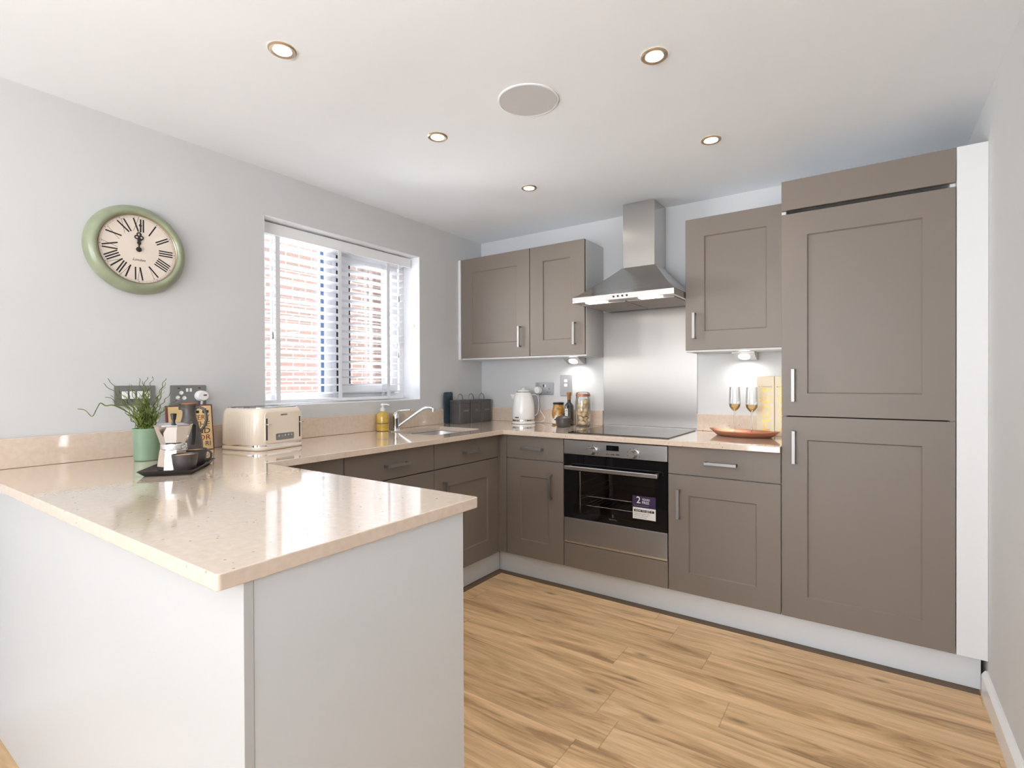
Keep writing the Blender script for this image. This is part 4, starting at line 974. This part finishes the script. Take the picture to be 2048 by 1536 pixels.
# ---------------------------------------------------------------- copper tray, flutes, cartons
ctx = thing('copper_tray', 'shallow leaf shaped copper tray under the champagne flutes', 'tray', (1.925, -.20, H))
def leaf(sc, z, k=1):
    out = []
    for i in range(40):
        a = 2*PI*i/40; x = .176*sc*math.cos(a); y = .100*sc*math.sin(a)*(1-.12*math.cos(2*a))
        x *= (1+.03*math.cos(4*a)); th_ = R(-9)
        zz = z*(1+.30*abs(math.cos(a))**6)
        out.append((1.925+x*math.cos(th_)-y*math.sin(th_), -.212+x*math.sin(th_)+y*math.cos(th_), H+zz))
    return out
MB().loft([leaf(.72,.0008), leaf(.78,.002), leaf(.93,.018), leaf(1.0,.027), leaf(.985,.0275), leaf(.90,.016), leaf(.76,.0055), leaf(.70,.0045)]).build('tray_body', M['copper'], ctx, smooth=True, angle=60)
fl = None
for x, y, lb in ((1.872, -.165, 'champagne flute nearer the splashback, left one on the copper tray'), (1.968, -.228, 'champagne flute nearer the cream cartons, right one on the copper tray')):
    if fl is None:
        fl = thing('champagne_flute', lb, 'glass', (0,0,0), 0, 'champagne flutes on the copper tray')
        p1 = [(.0262,.254),(.0285,.195),(.0295,.165),(.0270,.148),(.016,.132),(.007,.125),(.0042,.118),(.0036,.060),(.0042,.012),(.012,.0055),(.031,.0022),(.031,.0008)]
        a_ = MB().lathe(p1, (0,0,0), 36, caps=False).build('bowl', M['glass'], fl, smooth=True, angle=70, world=False)
        c_ = MB().lathe([(.0282,.162),(.0258,.148),(.0152,.1335),(.006,.127),(0,.126)], (0,0,0), 32, caps=True).build('champagne', M['wine'], fl, smooth=True, world=False)
        pa = (a_, c_); cur = fl
    else:
        cur = fl.copy(); COL.objects.link(cur); cur['label'] = lb
        for ch in pa: q_ = ch.copy(); COL.objects.link(q_); q_.parent = cur
    cur.location = (x, y, H+.0064)
bx_ = None
for x0_, lb in ((1.972, 'tall cream gift carton with gold letters, left of the pair by the tall cabinet'), (2.060, 'tall cream gift carton with gold letters, half hidden beside the tall cabinet')):
    if bx_ is None:
        bx_ = thing('gift_carton', lb, 'carton', (0,0,0), 0, 'cream gift cartons')
        a_ = MB().box(0, .086, -.088, 0, .0008, .318).build('carton', M['boxcream'], bx_, bevel=.0015, world=False)
        t1 = text('carton_lettering', 'MOËT', .056, M['gold'], (.048, -.0885, .020), '-y', bx_, rot=PI/2, sx=1.66)
        t2 = text('carton_lettering', '& CHANDON', .010, M['inkgrey'], (.043, -.0885, .262), '-y', bx_, 'CENTER', sx=1.1)
        bd = MB().box(.002, .084, -.0887, -.088, .2505, .2515).build('carton_line', M['gold'], bx_, world=False)
        pa = (a_, t1, t2, bd); cur = bx_
    else:
        cur = bx_.copy(); COL.objects.link(cur); cur['label'] = lb
        for ch in pa: q_ = ch.copy(); COL.objects.link(q_); q_.parent = cur
    cur.location = (x0_, -.022, H)

# ---------------------------------------------------------------- lighting
wd = bpy.data.worlds.new('World'); SC.world = wd; wd.use_nodes = True
nt = wd.node_tree; bg = nt.nodes['Background']; bg.inputs[0].default_value = (.86,.92,1,1); bg.inputs[1].default_value = 8
sun = bpy.data.lights.new('sun', 'SUN'); sun.energy = 42; sun.angle = R(2); sun.color = (1,.96,.9)
so = bpy.data.objects.new('sun_lamp', sun); COL.objects.link(so); so.rotation_euler = (0, R(47), 0)
def area(name, loc, rot, sx_, sy_, e_, col=(1,1,1), portal=False):
    l = bpy.data.lights.new(name, 'AREA'); l.shape = 'RECTANGLE'; l.size = sx_; l.size_y = sy_; l.energy = e_; l.color = col
    if portal: l.cycles.is_portal = True
    o_ = bpy.data.objects.new(name, l); COL.objects.link(o_); o_.location = loc; o_.rotation_euler = rot; return o_
# added fill lamp in the unseen patio opening, lighting the room from behind
area('rear_fill', (1.42, YB-.02, 1.08), (R(90), 0, 0), 2.1, 2.0, 25, (.93,.97,1))
# added unseen lamp behind the viewer, aimed up to brighten the ceiling
area('ceiling_fill', (1.9, -4.3, 1.35), (R(180-25), 0, 0), .8, .8, 38, (.94,.97,1))
area('right_wall_fill', (-.95, -2.05, 1.75), (R(84), 0, R(-68)), 1.1, 1.3, 290, (1,.985,.965))  # added lamp outside, out of view, brightens the right wall through the blind
area('window_daylight', (-.24, (WY0+WY1)/2, 1.6), (0, R(-90), 0), .95, 1.05, 0, (1,1,1), True)
for x in (1.178, 1.497):
    ld = bpy.data.lights.new('hood_spot', 'SPOT'); ld.energy = 2.2; ld.color = (1,.88,.72); ld.spot_size = R(130); ld.spot_blend = .8; ld.shadow_soft_size = .03
    lo = bpy.data.objects.new('hood_spot', ld); COL.objects.link(lo); lo.location = (x, -.425, 1.632)

# ---------------------------------------------------------------- camera
cam = bpy.data.cameras.new('camera'); co = bpy.data.objects.new('camera', cam); COL.objects.link(co)
yaw, pit, rol = R(-34.71618), R(-.34089), R(-.23407)
fw = Vector((math.sin(yaw)*math.cos(pit), math.cos(yaw)*math.cos(pit), math.sin(pit))); rt = Vector((math.cos(yaw), -math.sin(yaw), 0)); up = rt.cross(fw)
r2 = rt*math.cos(rol) + up*math.sin(rol); u2 = -rt*math.sin(rol) + up*math.cos(rol)
mt = Matrix((r2, u2, -fw)).transposed().to_4x4(); mt.translation = Vector((2.47891, -3.16573, 1.1907)); co.matrix_world = mt
cam.sensor_fit = 'HORIZONTAL'; cam.sensor_width = 36; cam.lens = 1035.1346/2048*36; cam.clip_start = .02
SC.camera = co
SC.view_settings.view_transform = 'Standard'; SC.view_settings.look = 'None'; SC.view_settings.exposure = 0; SC.view_settings.gamma = 1
SC.cycles.max_bounces = 10; SC.cycles.diffuse_bounces = 6; SC.cycles.transparent_max_bounces = 16; SC.cycles.caustics_reflective = False; SC.cycles.caustics_refractive = False
SC.cycles.sample_clamp_indirect = 6
